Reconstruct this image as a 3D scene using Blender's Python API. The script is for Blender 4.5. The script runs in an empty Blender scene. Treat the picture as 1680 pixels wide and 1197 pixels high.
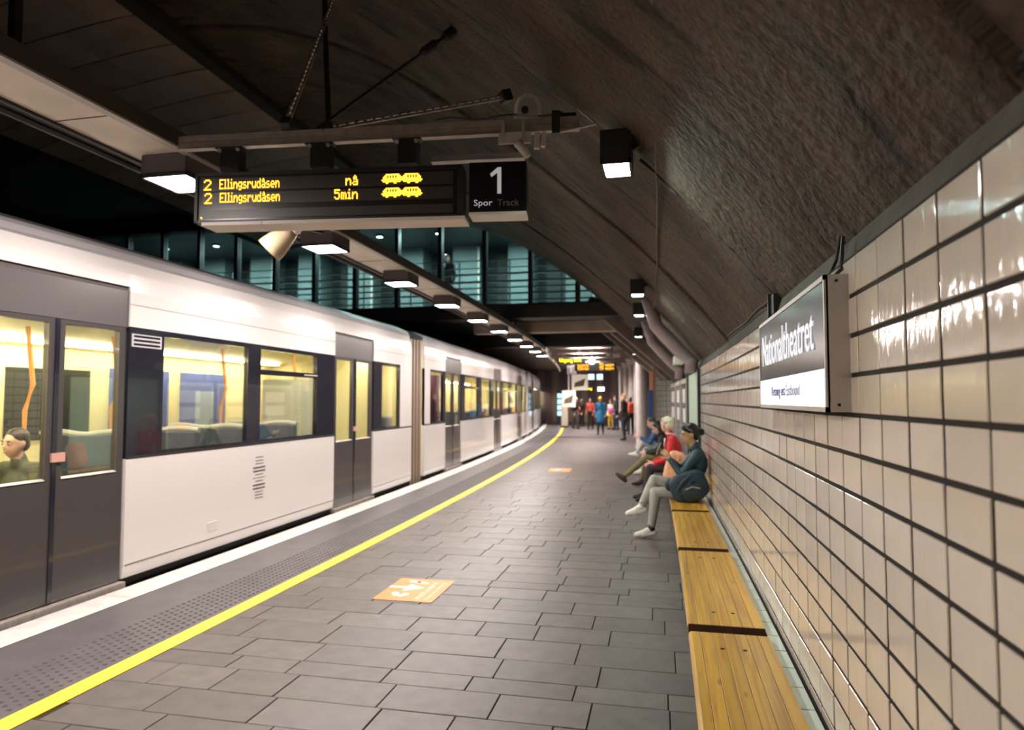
import bpy, math, random
import numpy as np
from mathutils import Vector, Matrix
random.seed(7); np.random.seed(7)
SC = bpy.context.scene
COL = SC.collection

# ------------------------------------------------------------------ camera, world, exposure
FPX = 1120.0
PITCH = math.atan(57.5 / FPX); YAW = math.atan(253 * math.cos(PITCH) / FPX)
cam = bpy.data.cameras.new('camera'); camo = bpy.data.objects.new('camera', cam); COL.objects.link(camo)
camo.location = (0, 0, 1.6); camo.rotation_euler = (math.pi / 2 + PITCH, 0, YAW)
cam.sensor_width = 36; cam.lens = 36 * FPX / 1680; cam.clip_start = .05; cam.clip_end = 200
cam.dof.use_dof = True; cam.dof.focus_distance = 2.7; cam.dof.aperture_fstop = 2.6
SC.camera = camo
cy = SC.cycles; cy.max_bounces = 6; cy.diffuse_bounces = 3; cy.glossy_bounces = 3; cy.transmission_bounces = 4; cy.transparent_max_bounces = 10; cy.caustics_reflective = False; cy.caustics_refractive = False
w = bpy.data.worlds.new('world'); SC.world = w; w.use_nodes = True
w.node_tree.nodes['Background'].inputs[0].default_value = (.9, .85, .8, 1)
w.node_tree.nodes['Background'].inputs[1].default_value = .012
SC.view_settings.view_transform = 'Standard'; SC.view_settings.look = 'None'
SC.view_settings.gamma = 1; SC.view_settings.use_curve_mapping = False
SC.view_settings.exposure = 1.0
LAMP_L = 31.0      # platform rail lamps, watts
LAMP_R = 5.5       # vault lamps
LAMP_FAR = 120.0    # ceiling lamps of the far platform
COL_L = (1, .88, .80); COL_R = (.82, 1, .87)

# ------------------------------------------------------------------ geometry helpers
def s_of(Y): return -(max(Y - 2.0, 0.0)) ** 2 / 520.0        # the station curves gently to the left
def bend(v):
    a = np.array(v, float); a[:, 0] -= np.clip(a[:, 1] - 2.0, 0, None) ** 2 / 520.0
    return a
def W(X, Y, Z): return Vector((X + s_of(Y), Y, Z))

class MB:
    def __init__(s): s.v = []; s.f = []; s.m = []
    def add(s, vs, fs, mi=0):
        o = len(s.v); s.v += [tuple(p) for p in vs]
        for f in fs: s.f.append(tuple(i + o for i in f)); s.m.append(mi)
        return s
    def box(s, x0, x1, y0, y1, z0, z1, mi=0, ny=1):
        ys = np.linspace(y0, y1, ny + 1); vs = []; fs = []
        for y in ys: vs += [(x0, y, z0), (x1, y, z0), (x1, y, z1), (x0, y, z1)]
        for i in range(ny):
            a = 4 * i
            for k in range(4): fs.append((a + k, a + 4 + k, a + 4 + (k + 1) % 4, a + (k + 1) % 4))
        fs.append((0, 1, 2, 3)); n = 4 * ny; fs.append((n + 3, n + 2, n + 1, n))
        return s.add(vs, fs, mi)
    def bbox(s, x0, x1, y0, y1, z0, z1, b=.005, mi=0):
        """box with chamfered edges (44 triangles)"""
        vs = []; idx = {}
        xs, ys, zs = (x0, x1), (y0, y1), (z0, z1)
        for i in range(2):
            for j in range(2):
                for k in range(2):
                    sx, sy, sz = (1 - 2 * i), (1 - 2 * j), (1 - 2 * k)
                    for t in range(3):
                        p = [xs[i], ys[j], zs[k]]
                        for u, sg in ((0, sx), (1, sy), (2, sz)):
                            if u != t: p[u] += sg * b
                        idx[(i, j, k, t)] = len(vs); vs.append(p)
        fs = []
        for i in range(2):
            q = [idx[(i, 0, 0, 0)], idx[(i, 1, 0, 0)], idx[(i, 1, 1, 0)], idx[(i, 0, 1, 0)]]; fs.append(q if i else q[::-1])
            q = [idx[(0, i, 0, 1)], idx[(0, i, 1, 1)], idx[(1, i, 1, 1)], idx[(1, i, 0, 1)]]; fs.append(q if i else q[::-1])
            q = [idx[(0, 0, i, 2)], idx[(1, 0, i, 2)], idx[(1, 1, i, 2)], idx[(0, 1, i, 2)]]; fs.append(q if i else q[::-1])
        for i in range(2):
            for j in range(2):
                fs.append([idx[(i, j, 0, 0)], idx[(i, j, 0, 1)], idx[(i, j, 1, 1)], idx[(i, j, 1, 0)]])
                fs.append([idx[(i, 0, j, 0)], idx[(i, 0, j, 2)], idx[(i, 1, j, 2)], idx[(i, 1, j, 0)]])
                fs.append([idx[(0, i, j, 1)], idx[(0, i, j, 2)], idx[(1, i, j, 2)], idx[(1, i, j, 1)]])
                for k in range(2): fs.append([idx[(i, j, k, 0)], idx[(i, j, k, 1)], idx[(i, j, k, 2)]])
        return s.add(vs, fs, mi)
    def prism(s, prof, y0, y1, ny=1, mi=0):
        """closed (x,z) outline swept along Y"""
        n = len(prof); ys = np.linspace(y0, y1, ny + 1); vs = []; fs = []
        for y in ys: vs += [(p[0], y, p[1]) for p in prof]
        for i in range(ny):
            for k in range(n):
                k2 = (k + 1) % n; fs.append((i * n + k, i * n + k2, (i + 1) * n + k2, (i + 1) * n + k))
        fs.append(tuple(range(n))[::-1]); fs.append(tuple(range(ny * n, ny * n + n)))
        return s.add(vs, fs, mi)
    def tube(s, pts, r, n=8, mi=0, cap=True):
        pts = [Vector(p) for p in pts]; rr = r if hasattr(r, '__len__') else [r] * len(pts)
        vs = []; fs = []; up = Vector((0, 0, 1))
        for i, p in enumerate(pts):
            d = (pts[min(i + 1, len(pts) - 1)] - pts[max(i - 1, 0)]).normalized()
            a = d.cross(up)
            if a.length < 1e-3: a = d.cross(Vector((1, 0, 0)))
            a.normalize(); b = d.cross(a)
            for k in range(n):
                t = 2 * math.pi * k / n; vs.append(p + (a * math.cos(t) + b * math.sin(t)) * rr[i])
        for i in range(len(pts) - 1):
            for k in range(n):
                k2 = (k + 1) % n; fs.append((i * n + k, i * n + k2, (i + 1) * n + k2, (i + 1) * n + k))
        if cap: fs.append(tuple(range(n))[::-1]); fs.append(tuple(range((len(pts) - 1) * n, len(pts) * n)))
        return s.add(vs, fs, mi)
    def bar(s, a, b, w, h, mi=0):
        """rectangular bar from a to b"""
        a = Vector(a); b = Vector(b); d = (b - a).normalized()
        u = d.cross(Vector((0, 0, 1)))
        if u.length < 1e-3: u = Vector((1, 0, 0))
        u.normalize(); v = u.cross(d).normalized(); vs = []
        for p in (a, b):
            for i, j in ((-1, -1), (1, -1), (1, 1), (-1, 1)): vs.append(p + u * i * w / 2 + v * j * h / 2)
        return s.add(vs, [(0, 1, 2, 3), (7, 6, 5, 4), (0, 4, 5, 1), (1, 5, 6, 2), (2, 6, 7, 3), (3, 7, 4, 0)], mi)
    def ell(s, c, r, n=12, m=8, rot=None, mi=0):
        vs = []; fs = []; c = Vector(c)
        for i in range(m + 1):
            t = math.pi * i / m
            for k in range(n):
                u = 2 * math.pi * k / n
                p = Vector((r[0] * math.sin(t) * math.cos(u), r[1] * math.sin(t) * math.sin(u), r[2] * math.cos(t)))
                vs.append(c + (rot @ p if rot else p))
        for i in range(m):
            for k in range(n):
                k2 = (k + 1) % n; fs.append((i * n + k, (i + 1) * n + k, (i + 1) * n + k2, i * n + k2))
        return s.add(vs, fs, mi)
    def cyl(s, c, r, h, n=20, axis='Z', mi=0, r2=None):
        r2 = r if r2 is None else r2; c = Vector(c)
        ax = {'X': Vector((1, 0, 0)), 'Y': Vector((0, 1, 0)), 'Z': Vector((0, 0, 1))}[axis] if isinstance(axis, str) else Vector(axis).normalized()
        a = ax.orthogonal().normalized(); b = ax.cross(a); vs = []
        for j, rr in ((0, r), (1, r2)):
            for k in range(n):
                t = 2 * math.pi * k / n; vs.append(c + ax * h * j + (a * math.cos(t) + b * math.sin(t)) * rr)
        fs = [(k, (k + 1) % n, n + (k + 1) % n, n + k) for k in range(n)] + [tuple(range(n))[::-1], tuple(range(n, 2 * n))]
        return s.add(vs, fs, mi)
    def mesh(s, name, mats, bent=False, smooth=False):
        me = bpy.data.meshes.new(name)
        v = bend(s.v) if bent else np.array(s.v, float)
        me.from_pydata([tuple(p) for p in v], [], s.f)
        for m in (mats if isinstance(mats, (list, tuple)) else [mats]): me.materials.append(m)
        if max(s.m, default=0) > 0: me.polygons.foreach_set('material_index', s.m)
        if smooth: me.polygons.foreach_set('use_smooth', [True] * len(s.f))
        me.update(); fix_normals(me); return me
def fix_normals(me):
    import bmesh
    b = bmesh.new(); b.from_mesh(me); bmesh.ops.recalc_face_normals(b, faces=b.faces); b.to_mesh(me); b.free()

def link(name, me, parent=None):
    o = bpy.data.objects.new(name, me); COL.objects.link(o)
    if parent is not None:
        o.parent = parent; o.matrix_parent_inverse = parent_matrix(parent).inverted()
    return o
def parent_matrix(p):
    m = p.matrix_basis.copy(); q = p
    while q.parent is not None:
        return parent_matrix(q.parent) @ q.matrix_parent_inverse @ m
    return m
def obj(name, mb, mats, parent=None, bent=False, smooth=False):
    return link(name, mb.mesh(name, mats, bent, smooth), parent)
def tag(o, label=None, cat=None, group=None, kind=None):
    if label: o['label'] = label
    if cat: o['category'] = cat
    if group: o['group'] = group
    if kind: o['kind'] = kind
    return o
def empty(name, loc=(0, 0, 0), rz=0.0, parent=None):
    o = bpy.data.objects.new(name, None); COL.objects.link(o); o.location = loc; o.rotation_euler = (0, 0, rz); o.empty_display_size = .1
    if parent is not None: o.parent = parent
    return o
def thing(name, label, cat, loc=(0, 0, 0), rz=0, group=None): return tag(empty(name, loc, rz), label, cat, group)

# ------------------------------------------------------------------ materials
MATS = {}
def mat(name, col, rough=.5, metal=0, emit=None, es=0, noise=0, nscale=20, bump=0, bscale=60, spec=.5, coat=0, vec=None, var=0, alpha=1):
    m = bpy.data.materials.new(name); m.use_nodes = True; nt = m.node_tree; b = nt.nodes['Principled BSDF']; MATS[name] = m
    b.inputs['Base Color'].default_value = (*col, 1); b.inputs['Roughness'].default_value = rough; b.inputs['Metallic'].default_value = metal
    b.inputs['Specular IOR Level'].default_value = spec; b.inputs['Coat Weight'].default_value = coat
    if emit: b.inputs['Emission Color'].default_value = (*emit, 1); b.inputs['Emission Strength'].default_value = es
    tc = nt.nodes.new('ShaderNodeTexCoord'); co = tc.outputs['UV' if vec == 'UV' else 'Object']
    if vec == 'GEN': co = nt.nodes.new('ShaderNodeNewGeometry').outputs['Position']
    if noise:
        n = nt.nodes.new('ShaderNodeTexNoise'); n.inputs['Scale'].default_value = nscale; n.inputs['Detail'].default_value = 6
        nt.links.new(co, n.inputs['Vector'])
        r = nt.nodes.new('ShaderNodeMapRange'); r.inputs[1].default_value = .25; r.inputs[2].default_value = .75
        r.inputs[3].default_value = 1 - noise; r.inputs[4].default_value = 1 + noise; nt.links.new(n.outputs[0], r.inputs[0])
        mx = nt.nodes.new('ShaderNodeVectorMath'); mx.operation = 'SCALE'; mx.inputs[0].default_value = col; nt.links.new(r.outputs[0], mx.inputs['Scale'])
        out = mx.outputs[0]
        if var:
            oi = nt.nodes.new('ShaderNodeObjectInfo'); r2 = nt.nodes.new('ShaderNodeMapRange'); r2.inputs[3].default_value = 1 - var; r2.inputs[4].default_value = 1 + var
            nt.links.new(oi.outputs['Random'], r2.inputs[0]); m2 = nt.nodes.new('ShaderNodeVectorMath'); m2.operation = 'SCALE'
            nt.links.new(out, m2.inputs[0]); nt.links.new(r2.outputs[0], m2.inputs['Scale']); out = m2.outputs[0]
        nt.links.new(out, b.inputs['Base Color'])
    if bump:
        n = nt.nodes.new('ShaderNodeTexNoise'); n.inputs['Scale'].default_value = bscale; n.inputs['Detail'].default_value = 4
        nt.links.new(co, n.inputs['Vector']); bp = nt.nodes.new('ShaderNodeBump'); bp.inputs['Strength'].default_value = bump; bp.inputs['Distance'].default_value = .01
        nt.links.new(n.outputs[0], bp.inputs['Height']); nt.links.new(bp.outputs[0], b.inputs['Normal'])
    return m
def emis(name, col, st):
    m = bpy.data.materials.new(name); m.use_nodes = True; nt = m.node_tree; nt.nodes.clear()
    e = nt.nodes.new('ShaderNodeEmission'); e.inputs[0].default_value = (*col, 1); e.inputs[1].default_value = st
    o = nt.nodes.new('ShaderNodeOutputMaterial'); nt.links.new(e.outputs[0], o.inputs[0]); return m
def glass(name, tint=(1, 1, 1), rough=.02, refl=1.0):
    m = bpy.data.materials.new(name); m.use_nodes = True; nt = m.node_tree; nt.nodes.clear()
    t = nt.nodes.new('ShaderNodeBsdfTransparent'); t.inputs[0].default_value = (*tint, 1)
    g = nt.nodes.new('ShaderNodeBsdfGlossy'); g.inputs['Roughness'].default_value = rough
    fr = nt.nodes.new('ShaderNodeFresnel'); fr.inputs[0].default_value = 1.45
    mu = nt.nodes.new('ShaderNodeMath'); mu.operation = 'MULTIPLY'; mu.inputs[1].default_value = refl; nt.links.new(fr.outputs[0], mu.inputs[0])
    mx = nt.nodes.new('ShaderNodeMixShader'); o = nt.nodes.new('ShaderNodeOutputMaterial')
    nt.links.new(mu.outputs[0], mx.inputs[0]); nt.links.new(t.outputs[0], mx.inputs[1]); nt.links.new(g.outputs[0], mx.inputs[2]); nt.links.new(mx.outputs[0], o.inputs[0]); return m
def vault_mat(name, col):
    """sprayed concrete: mottled, dark streaks running down the slope (UV = metres along tunnel, metres up the slope)"""
    m = bpy.data.materials.new(name); m.use_nodes = True; nt = m.node_tree; b = nt.nodes['Principled BSDF']; N = nt.nodes.new; L = nt.links.new
    b.inputs['Roughness'].default_value = .75; b.inputs['Specular IOR Level'].default_value = .35
    tc = N('ShaderNodeTexCoord')
    def noise(sx, sy, sc, det):
        mp = N('ShaderNodeMapping'); mp.inputs['Scale'].default_value = (sx, sy, 1); L(tc.outputs['UV'], mp.inputs[0])
        n = N('ShaderNodeTexNoise'); n.inputs['Scale'].default_value = sc; n.inputs['Detail'].default_value = det; L(mp.outputs[0], n.inputs['Vector']); return n.outputs[0]
    def rng(x, a, bb, c, d):
        r = N('ShaderNodeMapRange'); r.inputs[1].default_value = a; r.inputs[2].default_value = bb; r.inputs[3].default_value = c; r.inputs[4].default_value = d; L(x, r.inputs[0]); return r.outputs[0]
    def mul(x, y):
        k = N('ShaderNodeMath'); k.operation = 'MULTIPLY'; L(x, k.inputs[0]); L(y, k.inputs[1]); return k.outputs[0]
    big = rng(noise(1, 1, 1.6, 7), .3, .7, .5, 1.4)
    streak = rng(noise(3.0, .75, 1.5, 9), .58, .66, 1.0, .28)
    fine = rng(noise(1, 1, 38, 5), .3, .7, .6, 1.4)
    t = mul(mul(big, streak), fine)
    hue = N('ShaderNodeMix'); hue.data_type = 'RGBA'; hue.inputs[6].default_value = (*col, 1); hue.inputs[7].default_value = (col[0] * .9, col[1] * 1.05, col[2] * .95, 1)
    L(rng(noise(1, 1, 1.7, 3), .4, .6, 0, 1), hue.inputs[0])
    sc = N('ShaderNodeVectorMath'); sc.operation = 'SCALE'; L(hue.outputs[2], sc.inputs[0]); L(t, sc.inputs['Scale']); L(sc.outputs[0], b.inputs['Base Color'])
    bp = N('ShaderNodeBump'); bp.inputs['Strength'].default_value = .85; bp.inputs['Distance'].default_value = .03
    ad = N('ShaderNodeMath'); ad.operation = 'ADD'; L(noise(1, 1, 16, 7), ad.inputs[0]); L(rng(noise(2, .8, 2, 6), .3, .7, 0, .7), ad.inputs[1])
    L(ad.outputs[0], bp.inputs['Height']); L(bp.outputs[0], b.inputs['Normal']); return m
def wood_mat(name, c1, c2):
    m = bpy.data.materials.new(name); m.use_nodes = True; nt = m.node_tree; b = nt.nodes['Principled BSDF']; N = nt.nodes.new; L = nt.links.new
    b.inputs['Roughness'].default_value = .32; b.inputs['Coat Weight'].default_value = .25; b.inputs['Coat Roughness'].default_value = .2
    tc = N('ShaderNodeTexCoord'); oi = N('ShaderNodeObjectInfo')
    off = N('ShaderNodeVectorMath'); off.operation = 'SCALE'; off.inputs[0].default_value = (13, 7, 5); L(oi.outputs['Random'], off.inputs['Scale'])
    ad = N('ShaderNodeVectorMath'); ad.operation = 'ADD'; L(tc.outputs['Object'], ad.inputs[0]); L(off.outputs[0], ad.inputs[1])
    mp = N('ShaderNodeMapping'); mp.inputs['Scale'].default_value = (22, .9, 22); L(ad.outputs[0], mp.inputs[0])
    n = N('ShaderNodeTexNoise'); n.inputs['Scale'].default_value = 1.6; n.inputs['Detail'].default_value = 6; n.inputs['Distortion'].default_value = .6; L(mp.outputs[0], n.inputs['Vector'])
    cr = N('ShaderNodeValToRGB'); cr.color_ramp.elements[0].color = (*c2, 1); cr.color_ramp.elements[1].color = (*c1, 1); cr.color_ramp.elements[0].position = .3; cr.color_ramp.elements[1].position = .6; L(n.outputs[0], cr.inputs[0])
    r2 = N('ShaderNodeMapRange'); r2.inputs[3].default_value = .8; r2.inputs[4].default_value = 1.12; L(oi.outputs['Random'], r2.inputs[0])
    kn = N('ShaderNodeTexVoronoi'); kn.inputs['Scale'].default_value = 3.1; mp2 = N('ShaderNodeMapping'); mp2.inputs['Scale'].default_value = (3, .8, 3); L(ad.outputs[0], mp2.inputs[0]); L(mp2.outputs[0], kn.inputs['Vector'])
    kr = N('ShaderNodeMapRange'); kr.inputs[1].default_value = .03; kr.inputs[2].default_value = .11; kr.inputs[3].default_value = .45; kr.inputs[4].default_value = 1; L(kn.outputs['Distance'], kr.inputs[0])
    mm = N('ShaderNodeMath'); mm.operation = 'MULTIPLY'; L(r2.outputs[0], mm.inputs[0]); L(kr.outputs[0], mm.inputs[1])
    sc = N('ShaderNodeVectorMath'); sc.operation = 'SCALE'; L(cr.outputs[0], sc.inputs[0]); L(mm.outputs[0], sc.inputs['Scale']); L(sc.outputs[0], b.inputs['Base Color']); return m
def tile_mat(name, col):
    m = mat(name, col, rough=.09, noise=.05, nscale=3, bump=0, var=.05, spec=.55); nt = m.node_tree; b = nt.nodes['Principled BSDF']; N = nt.nodes.new; L = nt.links.new
    g = N('ShaderNodeNewGeometry'); mp = N('ShaderNodeMapping'); mp.inputs['Scale'].default_value = (1, 1.5, .55); L(g.outputs['Position'], mp.inputs[0])
    n = N('ShaderNodeTexNoise'); n.inputs['Scale'].default_value = 26; n.inputs['Detail'].default_value = 2.5; L(mp.outputs[0], n.inputs['Vector'])
    bp = N('ShaderNodeBump'); bp.inputs['Strength'].default_value = .17; bp.inputs['Distance'].default_value = .006; L(n.outputs[0], bp.inputs['Height']); L(bp.outputs[0], b.inputs['Normal']); return m

M_vault = vault_mat('sprayed_concrete', (.084, .057, .041))
M_panel = mat('ceiling_panel', (.40, .32, .27), .6, noise=.15, nscale=3, vec='GEN', var=.12)
M_tile = tile_mat('wall_tile', (.65, .585, .535))
M_grout = mat('grout', (.016, .012, .010), .9, noise=.2, nscale=40)
M_plinth = mat('wall_concrete', (.075, .070, .058), .8, noise=.35, nscale=5, bump=.4, bscale=40, vec='GEN')
M_mint = mat('mint_panel', (.46, .60, .52), .35, noise=.05, nscale=4, vec='GEN')
M_paver = mat('paver', (.112, .094, .090), .46, noise=.22, nscale=9, bump=.12, bscale=110, vec='GEN', var=.16)
M_joint = mat('paver_joint', (.03, .027, .025), .9)
M_edge = mat('edge_white', (.72, .68, .64), .5, noise=.2, nscale=8, vec='GEN')
M_edgegrey = mat('edge_grey', (.105, .095, .105), .42, noise=.2, nscale=4, bump=.05, vec='GEN')
M_yellow = mat('yellow_line', (.93, .61, .055), .5, noise=.1, nscale=10, vec='GEN')
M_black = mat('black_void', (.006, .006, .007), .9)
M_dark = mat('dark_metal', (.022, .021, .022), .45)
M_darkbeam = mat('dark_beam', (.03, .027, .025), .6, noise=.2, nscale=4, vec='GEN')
M_steel = mat('galvanised', (.50, .44, .39), .42, .35, noise=.25, nscale=14, bump=.05)
M_alu = mat('aluminium', (.56, .52, .51), .4, .25)
M_trough = mat('rail_soffit', (.82, .74, .66), .5, noise=.12, nscale=2.5, vec='GEN')
M_wood = wood_mat('bench_wood', (.68, .40, .045), (.44, .215, .022))
M_woodend = mat('bench_crossbar', (.045, .02, .008), .6, noise=.3, nscale=20)
M_white = mat('train_white', (.75, .71, .695), .22, coat=.5)
M_tgrey = mat('train_door_grey', (.062, .054, .055), .3, coat=.3)
M_tband = mat('train_band', (.016, .017, .026), .14, coat=.6)
M_troof = mat('train_roof', (.26, .25, .26), .45)
M_rubber = mat('rubber', (.10, .08, .065), .7)
M_tglass = glass('train_glass', (.97, .98, .95), .015, .5)
M_gglass = glass('gallery_glass', (.72, .86, .84), .03, .6)
M_cream = mat('train_interior', (.80, .73, .44), .4)
M_tlight = emis('train_light', (1, .88, .60), 21)
M_seat = mat('seat_fabric', (.05, .07, .11), .8)
M_seatgrey = mat('seat_shell', (.45, .46, .42), .5)
M_orange = mat('grab_pole', (.80, .36, .10), .35)
M_bluedoor = mat('blue_door', (.10, .14, .42), .4)
M_lampL = emis('lamp_white', (1, .93, .97), 22)
M_lampR = emis('lamp_green', (.80, 1, .88), 18)
M_far = emis('lamp_far', (1, .95, .9), 8)
M_led = emis('led_amber', (1, .42, .03), 1.6)
M_screen = mat('screen_black', (.022, .019, .017), .25, noise=.05)
M_signw = mat('sign_white_print', (.8, .8, .82), .4, emit=(.8, .8, .85), es=.15)
M_grey2 = mat('sign_grey_print', (.17, .17, .18), .4)
M_beige = mat('beige_plastic', (.62, .50, .32), .35)
M_ivory = mat('ivory_plastic', (.70, .66, .60), .4)
M_cable = mat('cable', (.05, .045, .04), .55)
M_pinkpipe = mat('mauve_paint', (.42, .34, .36), .4, noise=.15, nscale=5)

# ------------------------------------------------------------------ letters
def text_mesh(name, txt, mt, height=None, width=None, extrude=.002):
    cu = bpy.data.curves.new('tmp_text', 'FONT'); cu.body = txt; cu.extrude = 0; cu.resolution_u = 3
    ob = bpy.data.objects.new('tmp_text', cu); COL.objects.link(ob)
    dg = bpy.context.evaluated_depsgraph_get(); me = bpy.data.meshes.new_from_object(ob.evaluated_get(dg))
    bpy.data.objects.remove(ob); bpy.data.curves.remove(cu)
    v = np.array([x.co[:] for x in me.vertices]); mn, mx = v.min(0), v.max(0)
    sx = sy = 1
    if height: sy = sx = height / (mx[1] - mn[1])
    if width: sx = width / (mx[0] - mn[0]); sy = sy if height else sx
    v = (v - mn) * np.array([sx, sy, 1]); v[:, 2] = extrude
    for i, x in enumerate(me.vertices): x.co = v[i]
    # give the letters depth
    import bmesh
    b = bmesh.new(); b.from_mesh(me); r = bmesh.ops.extrude_face_region(b, geom=b.faces[:])
    for e in r['geom']:
        if isinstance(e, bmesh.types.BMVert): e.co.z = 0
    bmesh.ops.recalc_face_normals(b, faces=b.faces); b.to_mesh(me); b.free()
    me.materials.clear(); me.materials.append(mt); me.name = name
    return me, v[:, 0].max(), v[:, 1].max()
def place_text(name, txt, mt, origin, right, up, parent=None, height=None, width=None, extrude=.002):
    me, wd, ht = text_mesh(name, txt, mt, height, width, extrude)
    R = Vector(right).normalized(); U = Vector(up).normalized(); N = R.cross(U)
    M = Matrix(((R.x, U.x, N.x, 0), (R.y, U.y, N.y, 0), (R.z, U.z, N.z, 0), (0, 0, 0, 1)))
    me.transform(Matrix.Translation(Vector(origin)) @ M)
    return link(name, me, parent)
G57 = {'2': '0E11010204081F', '5': '1F101E0101110E', 'E': '1F10101E10101F', 'l': '0C04040404040E', 'i': '04000C0404040E', 'n': '00001619111111'.ljust(14, '1'),
       'g': '00000F11110F010E', 's': '00000E100E011E', 'r': '00001619101010', 'u': '0000111111130D', 'd': '01010D1311110F', 'å': '040A0E010F110F',
       'e': '00000E111F100E', 'm': '00001A15151515', 'a': '00000E010F110F'}
def led_rows(txt):
    """5x7 dot matrix text -> set of (col,row from top)"""
    out = []; x = 0
    for ch in txt:
        if ch == ' ': x += 3; continue
        h = G57[ch]; cols = []
        for r in range(len(h) // 2):
            b = int(h[2 * r:2 * r + 2], 16)
            for c in range(5):
                if b >> (4 - c) & 1: cols.append((c, r))
        m = min(c for c, r in cols); M = max(c for c, r in cols)
        out += [(x + c - m, r) for c, r in cols]; x += M - m + 2
    return out, x - 1
TRAIN_ICON = ['000111111111100001111111111000', '001101010101110011101010101100', '011101010101111111101010101110', '011111111111111111111111111110', '111111111111111111111111111111', '011111111111110011111111111110', '000110000110000000011000011000']
def dots(px, pitch, right, up, org, mt, name, parent, lift=.002):
    mb = MB(); R = Vector(right); U = Vector(up); N = R.cross(U); d = pitch * .5
    for c, r in px:
        p = Vector(org) + R * (c * pitch) - U * (r * pitch)
        q = [p + R * (-d) + U * (-d), p + R * d + U * (-d), p + R * d + U * d, p + R * (-d) + U * d]
        mb.add(q + [k + N * lift for k in q], [(4, 5, 6, 7), (0, 1, 5, 4), (1, 2, 6, 5), (2, 3, 7, 6), (3, 0, 4, 7)])
    me = bpy.data.meshes.new(name); me.from_pydata([tuple(v) for v in mb.v], [], mb.f); me.materials.append(mt)
    return link(name, me, parent)
def area(name, loc, size, size_y, power, col, rot=(0, 0, 0), parent=None, spread=None):
    l = bpy.data.lights.new(name, 'AREA'); l.shape = 'RECTANGLE'; l.size = size; l.size_y = size_y; l.energy = power; l.color = col
    if spread: l.spread = spread
    o = bpy.data.objects.new(name, l); COL.objects.link(o); o.location = loc; o.rotation_euler = rot
    if parent is not None: o.parent = parent; o.matrix_parent_inverse = parent_matrix(parent).inverted()
    return o

# projected pixel, to sort the pieces that show largest
_F = np.array([-math.sin(YAW) * math.cos(PITCH), math.cos(YAW) * math.cos(PITCH), math.sin(PITCH)]); _R = np.array([math.cos(YAW), math.sin(YAW), 0]); _U = np.cross(_R, _F)
def pix(P):
    v = np.array(P) - np.array([0, 0, 1.6]); d = v @ _F
    if d < .05: return None
    return 840 + FPX * (v @ _R) / d, 598.5 - FPX * (v @ _U) / d, d
def inframe(P, m=30):
    q = pix(P); return q is not None and -m < q[0] < 1680 + m and -m < q[1] < 1197 + m

# ================================================================== THE SETTING
Y0, Y1 = -7.0, 52.0
# ---- platform floor with pavers
fl = tag(obj('floor', MB().box(-3.13, .62, Y0, Y1, -.9, -.012, ny=60), M_joint, bent=True), 'dark grey stone paved platform floor', kind='structure')
cand = []; y = 1.0; row = 0; rest = MB()
paver_mesh = {}
def paver_me(L, D):
    k = (round(L, 2), round(D, 2))
    if k not in paver_mesh:
        paver_mesh[k] = MB().bbox(-L / 2 + .003, L / 2 - .003, -D / 2 + .003, D / 2 - .003, -.03, 0, .003).mesh('paver', M_paver)
    return paver_mesh[k]
y = Y0
while y < Y1:
    D = random.choice([.30, .30, .30, .30, .20, .36]); x = -3.13 - random.random() * .5
    while x < .62:
        L = random.choice([.6, .6, .6, .5, .4]); a, b = max(x, -3.13), min(x + L, .62)
        if b - a > .06: cand.append((a, b, y, D))
        x += L
    y += D
def vis(c):
    P = W((c[0] + c[1]) / 2, c[2] + c[3] / 2, 0); q = pix(P)
    if q is None or not (-120 < q[0] < 1700 and q[1] < 1270): return 0
    return (c[1] - c[0]) * c[3] / q[2] ** 3
cand.sort(key=vis, reverse=True)
for i, (a, b, y, D) in enumerate(cand):
    if i < 300 and vis(cand[i]) > 0:
        o = bpy.data.objects.new('paver', paver_me(b - a, D)); COL.objects.link(o); o.parent = fl
        yc = y + D / 2; o.location = W((a + b) / 2, yc, random.uniform(-.0012, .0012)); o.rotation_euler = (random.uniform(-.002, .002), random.uniform(-.002, .002), max(yc - 2, 0) / 260)
    else: rest.box(a + .003, b - .003, y + .003, y + D - .003, -.03, 0)
tag(obj('paver_field', rest, M_paver, fl, bent=True), kind='stuff')
# ---- platform edge: yellow line, studded strip, grey strip, white edge
tag(obj('trim_1', MB().box(-3.27, -3.13, Y0, Y1, -.9, .002, ny=60), M_yellow, bent=True), 'yellow safety line along the platform', kind='structure')
tr2 = tag(obj('trim_2', MB().box(-4.2, -3.27, Y0, Y1, -.9, 0, ny=60), M_edgegrey, bent=True), 'grey studded warning strip along the platform edge', kind='structure')
st = MB(); y = 1.5; k = 0
while y < 34:
    for i in range(7):
        x = -3.33 - i * .062; c = W(x, y + (.0 if i % 2 else .03), 0); r = .017; n = 6 if y < 12 else 4
        vs = [(c.x + r * math.cos(2 * math.pi * j / n), c.y + r * math.sin(2 * math.pi * j / n), 0) for j in range(n)] + [(c.x + r * .62 * math.cos(2 * math.pi * j / n), c.y + r * .62 * math.sin(2 * math.pi * j / n), .008) for j in range(n)]
        st.add(vs, [(j, (j + 1) % n, n + (j + 1) % n, n + j) for j in range(n)] + [tuple(range(n, 2 * n))])
    y += .062
tag(obj('tactile_studs', st, M_edgegrey, tr2), kind='stuff')
tr3 = tag(obj('trim_3', MB().box(-4.5, -4.2, Y0, Y1, -.9, .001, ny=60), M_joint, bent=True), 'white painted stone kerb at the platform edge', kind='structure')
for i in range(30):
    a = 1.2 + i * 1.2; obj('kerb_stone', MB().box(-4.5, -4.205, a + .004, a + 1.196, -.3, .004, ny=2), M_edge, tr3, bent=True)
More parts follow.
